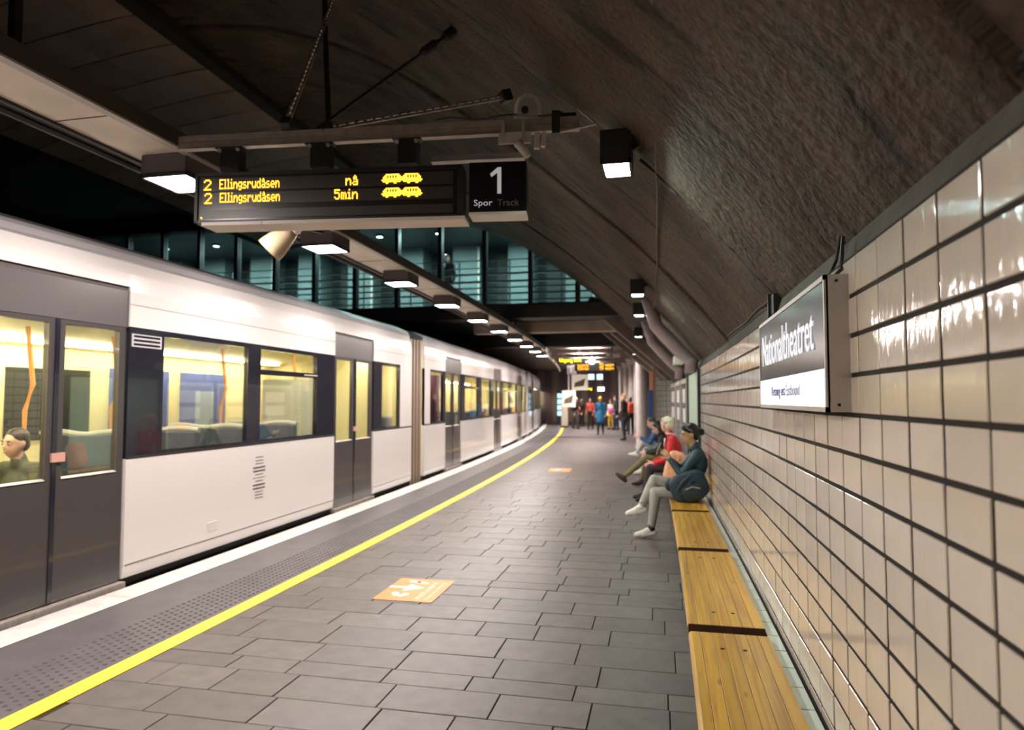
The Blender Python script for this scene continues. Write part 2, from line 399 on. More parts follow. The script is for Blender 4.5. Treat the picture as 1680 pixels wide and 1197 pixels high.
obj('kerb_stone', MB().box(-4.5, -4.205, Y0, 1.196, -.3, .004, ny=8), M_edge, tr3, bent=True)
obj('kerb_stone', MB().box(-4.5, -4.205, 37.204, Y1, -.3, .004, ny=15), M_edge, tr3, bent=True)
# ---- track bed and shell
tag(obj('floor_track', MB().box(-17.5, -4.3, Y0 - 6, Y1 + 8, -1.6, -1.1, ny=50), mat('ballast', (.03, .027, .025), .95, noise=.5, nscale=25, bump=.6, bscale=30, vec='GEN'), bent=True), 'dark ballast bed of the track', kind='structure')
tag(obj('wall_left', MB().box(-17.6, -17.3, Y0, Y1, -1.2, 7, ny=30), M_darkbeam, bent=True), 'far wall beyond the tracks, coloured black as unlit', kind='structure')  # dark colour stands in for the lack of light on that side
tag(obj('wall_back', MB().box(-17.5, 1.2, Y0 - .3, Y0, -1.2, 7), M_darkbeam), 'dark end wall behind the viewer', kind='structure')
tag(obj('wall_far', MB().box(-26, 8, Y1, Y1 + .3, -1.2, 7), M_darkbeam), 'dark far end of the station', kind='structure')
for i, x in enumerate((-5.45, -6.9)):
    tag(obj('track_rail', MB().prism([(x - .07, -1.1), (x + .07, -1.1), (x + .02, -1.07), (x + .02, -.97), (x + .035, -.94), (x - .035, -.94), (x - .02, -.97), (x - .02, -1.07)], Y0, Y1, 50), M_steel, bent=True),
        ['steel track rail nearer the platform, under the train', 'steel track rail farther from the platform, under the train'][i], 'rail', 'rails under the train')

# ---- tiled wall on the right
WX = .56
wl = tag(obj('wall_right', MB().box(WX + .0035, .95, Y0, 9.6, -.2, 2.046, ny=24), M_grout, bent=True), 'glossy off-white tiled wall with dark joints', kind='structure')
obj('parapet', MB().prism([(WX + .035, 2.03), (.95, 2.03), (.95, 2.45), (WX + .09, 2.45), (WX + .09, 2.2)], Y0, 17, 40), M_plinth, wl, bent=True)
TP, RP, TZ = .2095, .1225, 1.554
tme = MB().bbox(0, .014, -TP / 2 + .0068, TP / 2 - .0068, -RP / 2 + .0067, RP / 2 - .0067, .0022).mesh('tile', M_tile)
cand = []
for c in range(-36, 40):
    y = 1.375 + (c + .5) * TP
    if y > 9.5: break
    for r in range(-10, 4):
        z = TZ + (r + .5) * RP
        hid = 2.45 < y < 3.75 and 1.6 < z < 1.98
        q = pix(W(WX, y, z)); v = 0
        if q and not hid and -60 < q[0] < 1760 and -40 < q[1] < 1260 and y > .9: v = 1 / q[2] ** 3
        cand.append((v, y, z))
cand.sort(reverse=True); rest = MB()
for i, (v, y, z) in enumerate(cand):
    if i < 300 and v > 0:
        o = bpy.data.objects.new('tile', tme); COL.objects.link(o); o.parent = wl; o.location = W(WX + random.uniform(-.0012, .0012), y, z)
        o.rotation_euler = (random.gauss(0, .0025), random.gauss(0, .004), max(y - 2, 0) / 260 + random.gauss(0, .004))
    else:
        j = random.uniform(-.001, .001); rest.box(WX - .0 + j, WX + .013 + j, y - TP / 2 + .0068, y + TP / 2 - .0068, z - RP / 2 + .0067, z + RP / 2 - .0067)
tag(obj('tile_field', rest, M_tile, wl, bent=True), kind='stuff')
# ledge of pale tiles behind the bench
ld = tag(obj('trim_4', MB().box(.485, WX + .006, Y0, 9.55, 0, .415, ny=24), M_grout, bent=True), 'pale green tiled ledge between bench and wall', kind='structure')
M_ledge = mat('ledge_tile', (.60, .70, .64), .2, noise=.05, nscale=3, var=.05)
for c in range(-6, 39):
    y = 1.375 + c * TP; obj('ledge_tile', MB().box(.486, .54, y + .004, y + TP - .004, .3, .425), M_ledge, ld, bent=True)
# wall continues: mint panel, dark posts, notice cabinets
wm = tag(obj('wall_panels', MB().box(WX + .05, .95, 9.6, 17.4, -.2, 2.046, ny=12), M_darkbeam, bent=True), 'mint green metal wall panels beyond the tiled wall', kind='structure')
obj('panel', MB().box(WX - .01, WX + .05, 9.78, 11.75, .0, 2.0, ny=4), M_mint, wm, bent=True)
obj('post', MB().box(WX - .03, WX + .05, 9.61, 9.74, 0, 2.02), M_dark, wm, bent=True)
obj('post', MB().box(WX - .03, WX + .05, 11.8, 12.05, 0, 2.02), M_dark, wm, bent=True)
M_cab = mat('cabinet_glass', (.30, .25, .28), .08, noise=.3, nscale=6, vec='GEN')
for k, (a, b) in enumerate(((12.1, 13.6), (13.75, 15.3), (15.4, 17.1))):
    ob = tag(obj('notice_cabinet', MB().box(WX - .02, WX + .05, a, b, .3, 1.98, ny=3), M_cab, bent=True), ['glazed notice cabinet next to the mint green wall panel', 'middle glazed notice cabinet on the far wall', 'farthest glazed notice cabinet beside the small tiled wall'][k], 'cabinet', 'notice cabinets on the wall')
    obj('frame', MB().box(WX - .03, WX + .04, a, a + .05, .3, 1.98).box(WX - .03, WX + .04, b - .05, b, .3, 1.98).box(WX - .03, WX + .04, a, b, 1.9, 1.98), M_alu, ob, bent=True)
    obj('notice', MB().box(WX - .026, WX - .019, a + .35, b - .5, 1.55, 1.8).box(WX - .026, WX - .019, a + .35, b - .5, 1.2, 1.45), mat('paper%d' % k, (.75, .72, .72), .6), ob, bent=True)
    if k == 0: obj('poster', MB().box(WX - .026, WX - .019, a + .3, a + .7, .95, 1.15), mat('poster_red', (.65, .12, .12), .5), ob, bent=True)
# small tiled wall facing the viewer
sw = tag(obj('wall_stub', MB().box(.14, .62, 17.2, 17.45, 0, 2.09), M_grout, bent=True), 'small grey tiled wall facing along the platform', kind='structure')
M_stub = tile_mat('stub_tile', (.70, .70, .64))
for r in range(16):
    for c, (a, b) in enumerate(((.145, .445), (.455, .615))):
        obj('tile', MB().bbox(a + s_of(17.2), b + s_of(17.2), 17.186, 17.2, 2.08 - (r + 1) * .128 + .008, 2.08 - r * .128, .003), M_stub, sw)

# ---- vault
VP = [(.66, 2.17), (.60, 2.27), (.30, 2.60), (-.15, 3.10), (-.72, 3.60), (-1.05, 3.90), (-1.75, 4.47), (-2.31, 4.88), (-2.85, 5.25), (-3.4, 5.55), (-4.2, 5.85), (-5.0, 6.0), (-5.6, 6.05)]
_s = [0]
for a, b in zip(VP, VP[1:]): _s.append(_s[-1] + math.hypot(b[0] - a[0], b[1] - a[1]))
VS = np.linspace(0, _s[-1], 44); VX = np.interp(VS, _s, [p[0] for p in VP]); VZ = np.interp(VS, _s, [p[1] for p in VP])
for _ in range(3):
    VX[1:-1] = (VX[:-2] + 2 * VX[1:-1] + VX[2:]) / 4; VZ[1:-1] = (VZ[:-2] + 2 * VZ[1:-1] + VZ[2:]) / 4
def vz(X): return float(np.interp(-X, -VX, VZ))
ve = tag(empty('ceiling'), 'dark brown sprayed concrete vault over the platform', kind='structure')
bays = [-7, -4.2, -1.4, 1.35, 4.1, 6.85, 9.6, 12.3, 14.9, 16.0]
def vault_seg(a, b, off):
    ny = max(4, int((b - a) / .12)); ys = np.linspace(a + .012, b - .012, ny + 1); n = len(VS)
    vs = []; uv = []
    def nrm(i):
        j, k = max(i - 1, 0), min(i + 1, n - 1); t = np.array([VX[k] - VX[j], VZ[k] - VZ[j]]); t /= np.linalg.norm(t); return np.array([t[1], -t[0]])
    for y in ys:
        for i in range(n):
            nn = nrm(i); d = off + .006 * math.sin(2.1 * y + VS[i] * 1.3) + random.gauss(0, .0035)
            if i == 0: d = off
            vs.append((VX[i] - nn[0] * d, y, VZ[i] - nn[1] * d)); uv.append((y, VS[i]))
    N0 = len(vs)
    for y in ys:
        for i in range(n):
            nn = nrm(i); vs.append((VX[i] + nn[0] * .25, y, VZ[i] + nn[1] * .25)); uv.append((y, VS[i]))
    fs = []
    for j in range(ny):
        for i in range(n - 1):
            q = (j * n + i, j * n + i + 1, (j + 1) * n + i + 1, (j + 1) * n + i); fs.append(q); fs.append(tuple(N0 + k for k in q[::-1]))
    for i in range(n - 1):
        fs.append((i, N0 + i, N0 + i + 1, i + 1)); e = ny * n; fs.append((e + i + 1, e + N0 + i + 1, e + N0 + i, e + i))
    me = bpy.data.meshes.new('vault_segment'); me.from_pydata([tuple(p) for p in bend(vs)], [], fs); me.materials.append(M_vault)
    ul = me.uv_layers.new(name='UV'); li = np.zeros(len(me.loops), int); me.loops.foreach_get('vertex_index', li); ul.data.foreach_set('uv', np.array(uv)[li].ravel())
    me.polygons.foreach_set('use_smooth', [True] * len(fs)); fix_normals(me); return link('vault_segment', me, ve)
for i, (a, b) in enumerate(zip(bays, bays[1:])): vault_seg(a, b, [0, .02, .005, .025, 0, .02, .0, .02, .0][i])
# black seal behind the vault joints
obj('joint_seal', MB().prism([(x + .06, z + .06) for x, z in zip(VX, VZ)] + [(x + .3, z + .35) for x, z in zip(VX[::-1], VZ[::-1])], Y0, 16, 40), M_black, ve, bent=True)
# crown beam and the panelled side over the track
tag(obj('trim_5', MB().box(-5.72, -5.52, Y0, 16, 5.90, 6.12, ny=24), M_darkbeam, bent=True), 'dark beam along the crown of the vault', kind='structure')
PX = [(-5.74, 6.03), (-6.9, 5.93), (-8.1, 5.74), (-9.4, 5.42)]
ce = tag(obj('ceiling_panels', MB().prism([(x, z + .06) for x, z in PX] + [(x, z + .3) for x, z in PX[::-1]], Y0, 16, 24), M_black, bent=True), 'brown ceiling panels with dark seams over the track', kind='structure')
y = 2.6
while y < 15.6:
    for (x0, z0), (x1, z1) in zip(PX, PX[1:]):
        n = 5; pr = []
        for t in np.linspace(0.004, .996, n): pr.append((x0 + (x1 - x0) * t, z0 + (z1 - z0) * t + .02 * math.sin(math.pi * t)))
        pr += [(x, z + .04) for x, z in pr[::-1]]
        obj('ceiling_panel', MB().prism(pr, y + .012, y + .638, 1), M_panel, ce, bent=True)
    y += .65
tag(obj('ceiling_left', MB().box(-17.5, -9.4, Y0, 16, 6.6, 6.9, ny=10).box(-9.45, -9.3, Y0, 16, 5.4, 6.9, ny=10), M_black, bent=True), 'high ceiling above the far track, blackened as unlit', kind='structure')  # solid slabs in black, the unlit darkness put into their colour

# ---- glazed gallery across the hall
GY = 16.05
tag(obj('wall_gallery_beam', MB().box(-17.4, .2, GY - .15, GY + .45, 3.56, 3.88), M_darkbeam), 'black deep beam under the glazed gallery', kind='structure')
tag(obj('wall_gallery_top', MB().box(-17.4, -1.2, GY - .1, GY + .3, 6.2, 7.2), M_black), 'black wall above the glazed gallery', kind='structure')
gw = tag(empty('window_1', (-8, GY, 3.88)), 'glazed gallery front with black mullions', kind='structure')
mx = [-1.15, -2.02] + [-3.16 - i * 1.142 for i in range(13)]
for i, x in enumerate(mx):
    obj('mullion', MB().box(x - .05, x + .05, GY - .08, GY + .1, 3.88, 6.2), M_dark, gw)
    if i: obj('pane', MB().box(x + .05, mx[i - 1] - .05, GY, GY + .02, 3.88, 6.2), M_gglass, gw)
obj('transom', MB().box(-17.4, -1, GY - .05, GY + .06, 3.88, 3.93), M_dark, gw)
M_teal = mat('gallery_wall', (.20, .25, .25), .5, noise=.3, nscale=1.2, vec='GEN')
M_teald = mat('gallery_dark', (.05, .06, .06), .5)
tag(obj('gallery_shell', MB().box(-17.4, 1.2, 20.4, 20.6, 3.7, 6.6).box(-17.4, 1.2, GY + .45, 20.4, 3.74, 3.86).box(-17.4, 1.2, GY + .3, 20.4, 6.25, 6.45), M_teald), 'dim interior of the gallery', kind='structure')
for k in range(9):
    x = -2.3 - k * 1.72
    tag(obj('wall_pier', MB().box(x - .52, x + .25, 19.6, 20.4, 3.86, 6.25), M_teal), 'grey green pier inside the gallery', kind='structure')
    if k % 2 == 0: tag(obj('gallery_strip', MB().box(x + .27, x + .33, 19.55, 19.6, 3.86, 6.2), M_ivory), 'pale vertical strip inside the gallery', kind='structure')
for k in range(8):
    x = -2.6 - k * 1.75; loc = (x, 17.8, 6.24)
    t = thing('gallery_downlight', '%s round downlight behind the gallery glass, counted from the vault' % ['first', 'second', 'third', 'fourth', 'fifth', 'sixth', 'seventh', 'eighth'][k], 'lamp', loc, 0, 'downlights in the gallery')
    obj('rim', MB().cyl((x, 17.8, 6.2), .11, .05, 16), M_dark, t); obj('lens', MB().cyl((x, 17.8, 6.192), .085, .01, 16), emis('gal_lens%d' % k, (.8, 1, 1), 5), t)
    area('gallery_lamp', (x, 17.8, 6.17), .15, .15, 48, (.84, .98, 1), parent=t)
gr = thing('gallery_railing', 'long horizontal white railing behind the gallery glass', 'railing', (-8, 17, 3.86))
for z, r in ((5.22, .012), (5.02, .012), (4.86, .024), (4.66, .026), (4.50, .018), (4.34, .022), (4.16, .018), (4.0, .018)): obj('rail_bar', MB().bar((-17, 17.0, z), (-.6, 17.0, z), r * 2, r * 2), M_ivory, gr)
for k in range(12): obj('rail_post', MB().bar((-1.2 - k * 1.35, 17.03, 3.86), (-1.2 - k * 1.35, 17.03, 5.22), .035, .035), M_teal, gr)
# ---- lower ceiling beyond the gallery
tag(obj('beam_concrete', MB().box(-5.2, .25, 18.2, 18.6, 3.44, 3.73), mat('beam_brown', (.52, .43, .36), .7, noise=.15, nscale=3)), 'brown concrete beam beneath the gallery', kind='structure')
tag(obj('ceiling_far', MB().box(-18, 2.2, 20.5, Y1, 3.85, 4.0, ny=40), M_darkbeam, bent=True), 'dark ceiling of the far platform', kind='structure')
cf = tag(obj('ceiling_slats', MB().box(-5.6, .5, 21.9, 22.2, 3.34, 3.85, ny=1), M_darkbeam, bent=True), 'row of dark ceiling slats over the far platform', kind='structure')
for k in range(42):
    y = 22.6 + k * .5; obj('slat', MB().box(-6.4, .6, y, y + .2, 3.58, 3.72), mat('slat', (.20, .155, .13), .45) if k == 0 else MATS['slat'], cf, bent=True)
# sloping ribs on the right beyond the vault
for k, (y, x0) in enumerate(((16.6, .6), (18.8, .62), (21.2, .62))):
    mb = MB(); pts = [(x0 - t * 2.1, 2.1 + t * 1.85) for t in (0, .25, .5, .75, 1)]
    pr = [(x, z) for x, z in pts] + [(x + .16, z + .2) for x, z in pts[::-1]]
    tag(obj('trim_%d' % (6 + k), MB().prism(pr, y, y + .45, 1), mat('rib%d' % k, (.22, .18, .15), .7, noise=.2, nscale=5), bent=True), 'sloping concrete rib at the end of the vault', kind='structure')
tag(obj('wall_right_far', MB().box(1.6, 1.8, 17.4, Y1, -.2, 4, ny=30).box(.6, 1.7, 17.45, Y1, -.2, -.02, ny=30), M_darkbeam, bent=True), 'dark wall behind the far columns', kind='structure')
M_col = mat('column_paint', (.46, .40, .40), .35, noise=.12, nscale=5, vec='GEN')
for k, y in enumerate((23.0, 26.5, 30, 33.5, 37, 40.5)):
    p = W(.08 if k == 0 else .35, y, 0); c = tag(empty('column', p), None, None, None, 'structure'); c['label'] = 'round grey column on the far platform'
    obj('shaft', MB().cyl(p, .21, 3.6, 24), M_col, c, smooth=False); obj('base_ring', MB().cyl(p, .235, .12, 24), M_col, c); obj('capital', MB().cyl((p.x, p.y, 3.3), .22, .28, 24, r2=.36), M_col, c)

# ================================================================== LAMPS
# ---- light rail over the platform edge
rl = thing('light_rail', 'long pale boxed light rail hung over the platform edge', 'light rail', (-3.35, 2, 3.27))
obj('soffit', MB().prism([(-3.60, 3.29), (-3.17, 3.29), (-3.17, 3.32), (-3.60, 3.32)], Y0, 25, 32), M_trough, rl, bent=True)
obj('side_beam', MB().prism([(-3.17, 3.27), (-3.12, 3.27), (-3.10, 3.37), (-3.17, 3.37)], Y0, 25, 32), mat('rail_side', (.05, .045, .04), .5), rl, bent=True)
obj('edge_strip', MB().box(-3.175, -3.115, Y0, 25, 3.262, 3.275, ny=32), M_alu, rl, bent=True)
obj('end_pipe', MB().tube([(-3.35, y, 3.3) for y in np.arange(24.9, 40, 1)], .05, 10), mat('rail_pipe', (.62, .46, .44), .45), rl, bent=True)
obj('outer_beam', MB().prism([(-3.66, 3.27), (-3.60, 3.27), (-3.60, 3.46), (-3.72, 3.46)], Y0, 25, 32), M_dark, rl, bent=True)
for i in range(7): obj('joint_strip', MB().box(-3.6, -3.17, 1.2 + 2.15 * i, 1.206 + 2.15 * i, 3.286, 3.291), M_rubber, rl, bent=True)
for y, z in ((-1.1, 5.4), (2.88, 5.4), (17.5, 3.74), (20.8, 3.85), (24.3, 3.85)): obj('hanger', MB().box(-3.42, -3.38, y, y + .05, 3.32, z), M_dark, rl, bent=True)
tag(obj('yellow_cable', MB().tube([tuple((-3.74, y, 3.31 + .02 * math.sin(y * 1.9))) for y in np.arange(-2, 24.8, .5)], .012, 6), mat('yellow_cable', (.65, .42, .05), .5), bent=True), 'thin yellow cable running beside the light rail', 'cable')
tag(obj('black_conduit', MB().tube([(-3.69, y, 3.26) for y in np.arange(-2, 24.8, 1)], .022, 6), M_cable, bent=True), 'black conduit clipped under the light rail', 'cable')
LY = [4.15 + 2.15 * i for i in range(-2, 10)]
ordn = ['first', 'second', 'third', 'fourth', 'fifth', 'sixth', 'seventh', 'eighth', 'ninth', 'tenth', 'eleventh', 'twelfth', 'thirteenth', 'fourteenth', 'fifteenth', 'sixteenth', 'seventeenth']
for i, y in enumerate(LY):
    x = -3.335; p = W(x, y, 3.13)
    vis_i = i - 2
    t = thing('ceiling_lamp', ('%s square white lamp along the light rail, counted from the departure board' % ordn[vis_i]) if 0 <= vis_i < len(ordn) else '%s square white lamp on the light rail behind the viewer' % ordn[1 - i], 'lamp', p, max(y - 2, 0) / 260, 'square lamps on the light rail')
    o = bpy.data.objects.new('housing', MB().bbox(-.18, .18, -.19, .19, .012, .16, .008).mesh('housing', MATS.get('lamp_box') or mat('lamp_box', (.10, .09, .095), .45))); COL.objects.link(o); o.parent = t
    o = bpy.data.objects.new('rim', MB().box(-.18, .18, -.19, -.175, 0, .03).box(-.18, .18, .175, .19, 0, .03).box(-.18, -.165, -.19, .19, 0, .03).box(.165, .18, -.19, .19, 0, .03).mesh('rim', M_dark)); COL.objects.link(o); o.parent = t
    o = bpy.data.objects.new('diffuser', MB().box(-.165, .165, -.175, .175, .006, .012).mesh('diffuser', M_lampL)); COL.objects.link(o); o.parent = t
    area('rail_lamp_light', p + Vector((0, 0, -.01)), .32, .34, LAMP_L, COL_L, parent=t)
# ---- lamps on the vault
for i, y in enumerate((3.85, 8.6, 10.7, 14.3, 19.7)):
    p = W(-.25, y, 2.90)
    t = thing('wall_lamp', (['large black box lamp on the vault, nearest the departure board', 'second black box lamp along the vault', 'third black box lamp along the vault', 'fourth black box lamp along the vault', 'smallest black box lamp, farthest along the vault'][i]), 'lamp', p, 0, 'box lamps on the vault')
    hb = MB().box(-.085, .085, -.13, .13, .03, .19).box(-.085, -.07, -.13, .13, 0, .03).box(.07, .085, -.13, .13, 0, .03).box(-.085, .085, -.13, -.115, 0, .03).box(-.085, .085, .115, .13, 0, .03)
    o = bpy.data.objects.new('housing', hb.mesh('housing', M_dark)); COL.objects.link(o); o.parent = t
    o = bpy.data.objects.new('lens', MB().box(-.07, .07, -.115, .115, .02, .03).mesh('lens', M_lampR)); COL.objects.link(o); o.parent = t
    zt = (vz(-.12) - 2.90) if y < 16 else .35
    o = bpy.data.objects.new('arm', MB().bar((.08, 0, .12), (.15, 0, zt), .03, .03).box(.05, .11, -.04, .04, .15, .2).mesh('arm', M_dark)); COL.objects.link(o); o.parent = t
    area('vault_lamp_light', p + Vector((0, 0, .012)), .13, .22, LAMP_R, COL_R, parent=t)
# ---- recessed lamps over the far platform
for i, y in enumerate((22.95, 25.95, 28.95, 31.95, 34.95, 37.95, 40.95)):
    p = W(-1.9, y, 3.735)
    t = thing('ceiling_lamp', 'flat ceiling lamp over the far platform, number %s from the gallery' % ordn[i], 'lamp', p, 0, 'flat lamps over the far platform')
    t['label'] = '%s flat ceiling lamp beyond the gallery over the far platform' % ordn[i]
    o = bpy.data.objects.new('housing', MB().bbox(-.6, .6, -.1, .1, .01, .08, .01).mesh('housing', M_dark)); COL.objects.link(o); o.parent = t
    o = bpy.data.objects.new('diffuser', MB().box(-.57, .57, -.08, .08, 0, .012).mesh('diffuser', M_far)); COL.objects.link(o); o.parent = t
    area('far_lamp_light', p + Vector((0, 0, -.01)), 1.1, .15, LAMP_FAR, (1, .90, .86), parent=t)

# ================================================================== DEPARTURE BOARD, BEAM, STRUTS
BL = Vector((-2.95, 3.78, 0)); BR = Vector((-1.22, 4.0, 0)); bd = (BR - BL).normalized(); bn = Vector((bd.y, -bd.x, 0))   # bn points to the viewer
UP = Vector((0, 0, 1)); BWID = (BR - BL).length
def P(u, d, z): return BL + bd * u + bn * d + UP * z
def obox(mb, u0, u1, d0, d1, z0, z1, mi=0):
    vs = [P(u, d, z) for z in (z0, z1) for u, d in ((u0, d0), (u1, d0), (u1, d1), (u0, d1))]
    return mb.add(vs, [(0, 1, 2, 3), (7, 6, 5, 4), (0, 4, 5, 1), (1, 5, 6, 2), (2, 6, 7, 3), (3, 7, 4, 0)], mi)
ZB, ZT = 2.735, 3.06
db = thing('departure_board', 'black departure board with amber text hung from a steel beam', 'sign', P(BWID / 2, 0, ZB))
obj('casing', obox(obox(obox(obox(obox(MB(), 0, BWID, -.16, -.02, ZB, ZT), 0, BWID, -.02, .0, ZT - .02, ZT), 0, BWID, -.02, 0, ZB, ZB + .015), 0, .02, -.02, 0, ZB, ZT), BWID - .03, BWID, -.02, 0, ZB, ZT), M_dark, db)
obj('screen', obox(MB(), .02, BWID - .03, -.02, -.012, ZB + .015, ZT - .02), M_screen, db)
M_rowgrey = mat('screen_row', (.060, .052, .046), .35)
for k, (a, b) in enumerate(((ZT - .115, ZT - .035), (ZT - .205, ZT - .13), (ZB + .03, ZB + .085))): obj('led_row', obox(MB(), .05, BWID - .06, -.013, -.0105, a, b), M_rowgrey, db)
obj('base_panel', obox(obox(MB(), .06, .46, -.17, .015, ZB - .022, ZB), .464, BWID + .02, -.17, .015, ZB - .022, ZB), mat('base_panel', (.72, .62, .56), .4), db)
pt = .0088
for r in range(2):
    zt = ZT - .046 - r * .088
    px, wd = led_rows('2'); dots(px, pt * 1.15, bd, UP, P(.062 + r * .006, -.009, zt), M_led, 'led_number', db)
    px, wd = led_rows('Ellingsrudåsen')
    # destination: dots wider apart vertically than horizontally
    sx = .40 / wd; mb = MB()
    for c, q in px:
        u = .165 + r * .004 + c * sx; z = zt - q * .0092; obox(mb, u - sx * .56, u + sx * .56, -.0105, -.008, z - .0046, z + .0046)
    obj('led_text', mb, M_led, db)
    txt = ['nå', '5min'][r]; px, wd = led_rows(txt); mb = MB(); sx = .0072
    for c, q in px:
        u = 1.08 - (wd - c) * sx; z = zt - q * .0092; obox(mb, u - sx * .56, u + sx * .56, -.0105, -.008, z - .0046, z + .0046)
    obj('led_text', mb, M_led, db)
    mb = MB(); sx = .26 / 30
    for q, line in enumerate(TRAIN_ICON):
        for c, ch in enumerate(line):
            if ch == '1': u = 1.235 + c * sx; z = zt - q * .0088; obox(mb, u - sx * .5, u + sx * .5, -.0105, -.008, z - .0044, z + .0044)
    obj('led_train_icon', mb, M_led, db)
obj('status_light', MB().cyl(P(.045, -.012, ZB + .035), .006, .006, 10, axis=bn), M_led, db)
# track number sign
ts = thing('track_sign', 'small black sign with a white number 1 beside the departure board', 'sign', P(BWID + .2, 0, ZB))
u0, u1 = BWID + .045, BWID + .40
obj('casing', obox(MB(), u0, u1, -.16, 0, ZB + .02, ZT + .01), mat('track_sign_black', (.008, .008, .010), .3), ts)
obj('base_panel', obox(MB(), u0, u1, -.16, .012, ZB + .004, ZB + .02), M_ivory, ts)
mb = MB(); o1 = [(.045, 0), (.07, 0), (.07, .165), (.048, .165), (.0, .125), (.008, .105), (.045, .13)]
mb.add([P(u0 + .13 + x, .0005, ZB + .135 + z) for x, z in o1] + [P(u0 + .13 + x, .003, ZB + .135 + z) for x, z in o1], [tuple(range(7)), tuple(range(13, 6, -1))] + [(k, (k + 1) % 7, 7 + (k + 1) % 7, 7 + k) for k in range(7)])
obj('number', mb, M_signw, ts)
place_text('lettering', 'Spor', M_signw, P(u0 + .03, .001, ZB + .05), bd, UP, ts, height=.05, width=.115)
place_text('lettering', 'Track', M_grey2, P(u0 + .175, .001, ZB + .058), bd, UP, ts, height=.042, width=.135)
# beam: double steel channel
A = Vector((-3.08, 3.78, 3.27)); B = Vector((-.50, 4.10, 3.30)); hb = (B - A).normalized(); hn = Vector((hb.y, -hb.x, 0)).normalized()
def HB(t, d, z): return A + hb * t + hn * d + UP * z
BLN = (B - A).length
sb = thing('steel_beam', 'double steel channel beam carrying the departure board', 'beam', A)
def hbox(mb, t0, t1, d0, d1, z0, z1):
    vs = [HB(t, d, z) for z in (z0, z1) for t, d in ((t0, d0), (t1, d0), (t1, d1), (t0, d1))]
    return mb.add(vs, [(0, 1, 2, 3), (7, 6, 5, 4), (0, 4, 5, 1), (1, 5, 6, 2), (2, 6, 7, 3), (3, 7, 4, 0)])
obj('upper_channel', hbox(MB(), 0, BLN, -.04, .0, .004, .045), M_steel, sb); obj('lower_channel', hbox(MB(), 0, BLN, -.04, .0, -.04, -.001), M_steel, sb)
obj('lower_flange', hbox(MB(), 0, BLN - .28, -.04, .012, -.047, -.04), M_steel, sb)
for t in (.35, .95, 1.52): obj('drop_bracket', hbox(hbox(MB(), t - .06, t + .06, -.1, .0, -.2, -.047), t - .09, t + .09, -.05, .014, -.056, -.046), M_dark, sb)
for t in (.29, .41, .89, 1.01, 1.46, 1.58): obj('bolt', MB().cyl(HB(t, .005, -.065), .012, .012, 8, axis=hn), M_alu, sb)
obj('back_tray', hbox(MB(), 1.65, 2.25, -.16, -.1, -.165, -.13), M_alu, sb)
obj('end_clamp', hbox(hbox(MB(), BLN - .17, BLN - .12, -.07, .012, -.06, .08), BLN - .12, BLN - .02, -.05, -.02, .02, .075), M_dark, sb)
for a, b, n in (((BLN - .12, .0, -.05), (BLN + .1, .02, -.02), 'brace'), ((BLN + .1, .02, -.02), (BLN - .01, .0, .09), 'brace')): obj(n, MB().bar(HB(*a), HB(*b), .02, .012), M_steel, sb)
obj('beam_cable', MB().tube([HB(BLN - .9 + .1 * k, .0, .062 + .012 * math.sin(k * 1.7)) for k in range(9)], .007, 6), M_cable, sb)
# hanger struts
def perf_bar(name, a, b, label, wd=.04):
    a = Vector(a); b = Vector(b); L = (b - a).length; d = (b - a).normalized(); u = d.cross(Vector((0, -1, .3))).normalized()
    t = thing(name, label, 'strut', a, 0, 'struts holding the steel beam')
    n = int(L / .06); mb = MB(); v = u.cross(d)
    mb.bar(a + u * wd * .38, b + u * wd * .38, .012, .012); mb.bar(a - u * wd * .38, b - u * wd * .38, .012, .012)
    for k in range(n): c = a + d * (k + .5) * L / n; mb.bar(c - u * wd * .45, c + u * wd * .45, .022, .01)
    obj('perforated_channel', mb, M_steel, t); obj('foot_plate', MB().bar(b - d * .05, b + d * .02, .08, .08), M_dark, t); obj('end_plate', MB().bar(a - d * .02, a + d * .05, .06, .06), M_dark, t); return t
perf_bar('hanger_strut', (-2.36, 3.87, 3.36), (-2.63, 5.05, 4.99), 'perforated steel strut rising to the vault above the board')
perf_bar('hanger_strut', (-2.12, 3.93, 3.34), (-1.09, 4.68, 3.78), 'perforated steel strut running low behind the beam')
t = thing('hanger_rod', 'black vertical post between beam and vault', 'strut', (-2.1, 3.93, 3.33), 0, 'struts holding the steel beam'); obj('shaft', MB().tube([(-2.1, 3.95, 3.32), (-2.6, 4.8, 4.62), (-2.66, 4.9, 5.0)], .02, 8), M_dark, t); obj('collar', MB().cyl((-2.1, 3.95, 3.31), .035, .03, 10), M_dark, t)
t = thing('tension_rod', 'thin black turnbuckle rod slanting up to the vault', 'strut', (-2.2, 3.92, 3.32), 0, 'struts holding the steel beam')
a, b = Vector((-2.18, 3.92, 3.33)), Vector((-1.42, 4.44, 4.18)); obj('rod', MB().tube([a, b], .012, 8), M_dark, t); obj('turnbuckle', MB().tube([a.lerp(b, .74), a.lerp(b, .77), a.lerp(b, .85), a.lerp(b, .88)], [.014, .032, .032, .014], 8), M_dark, t); obj('anchor', MB().tube([a.lerp(b, .93), b], .035, 8), M_dark, t)
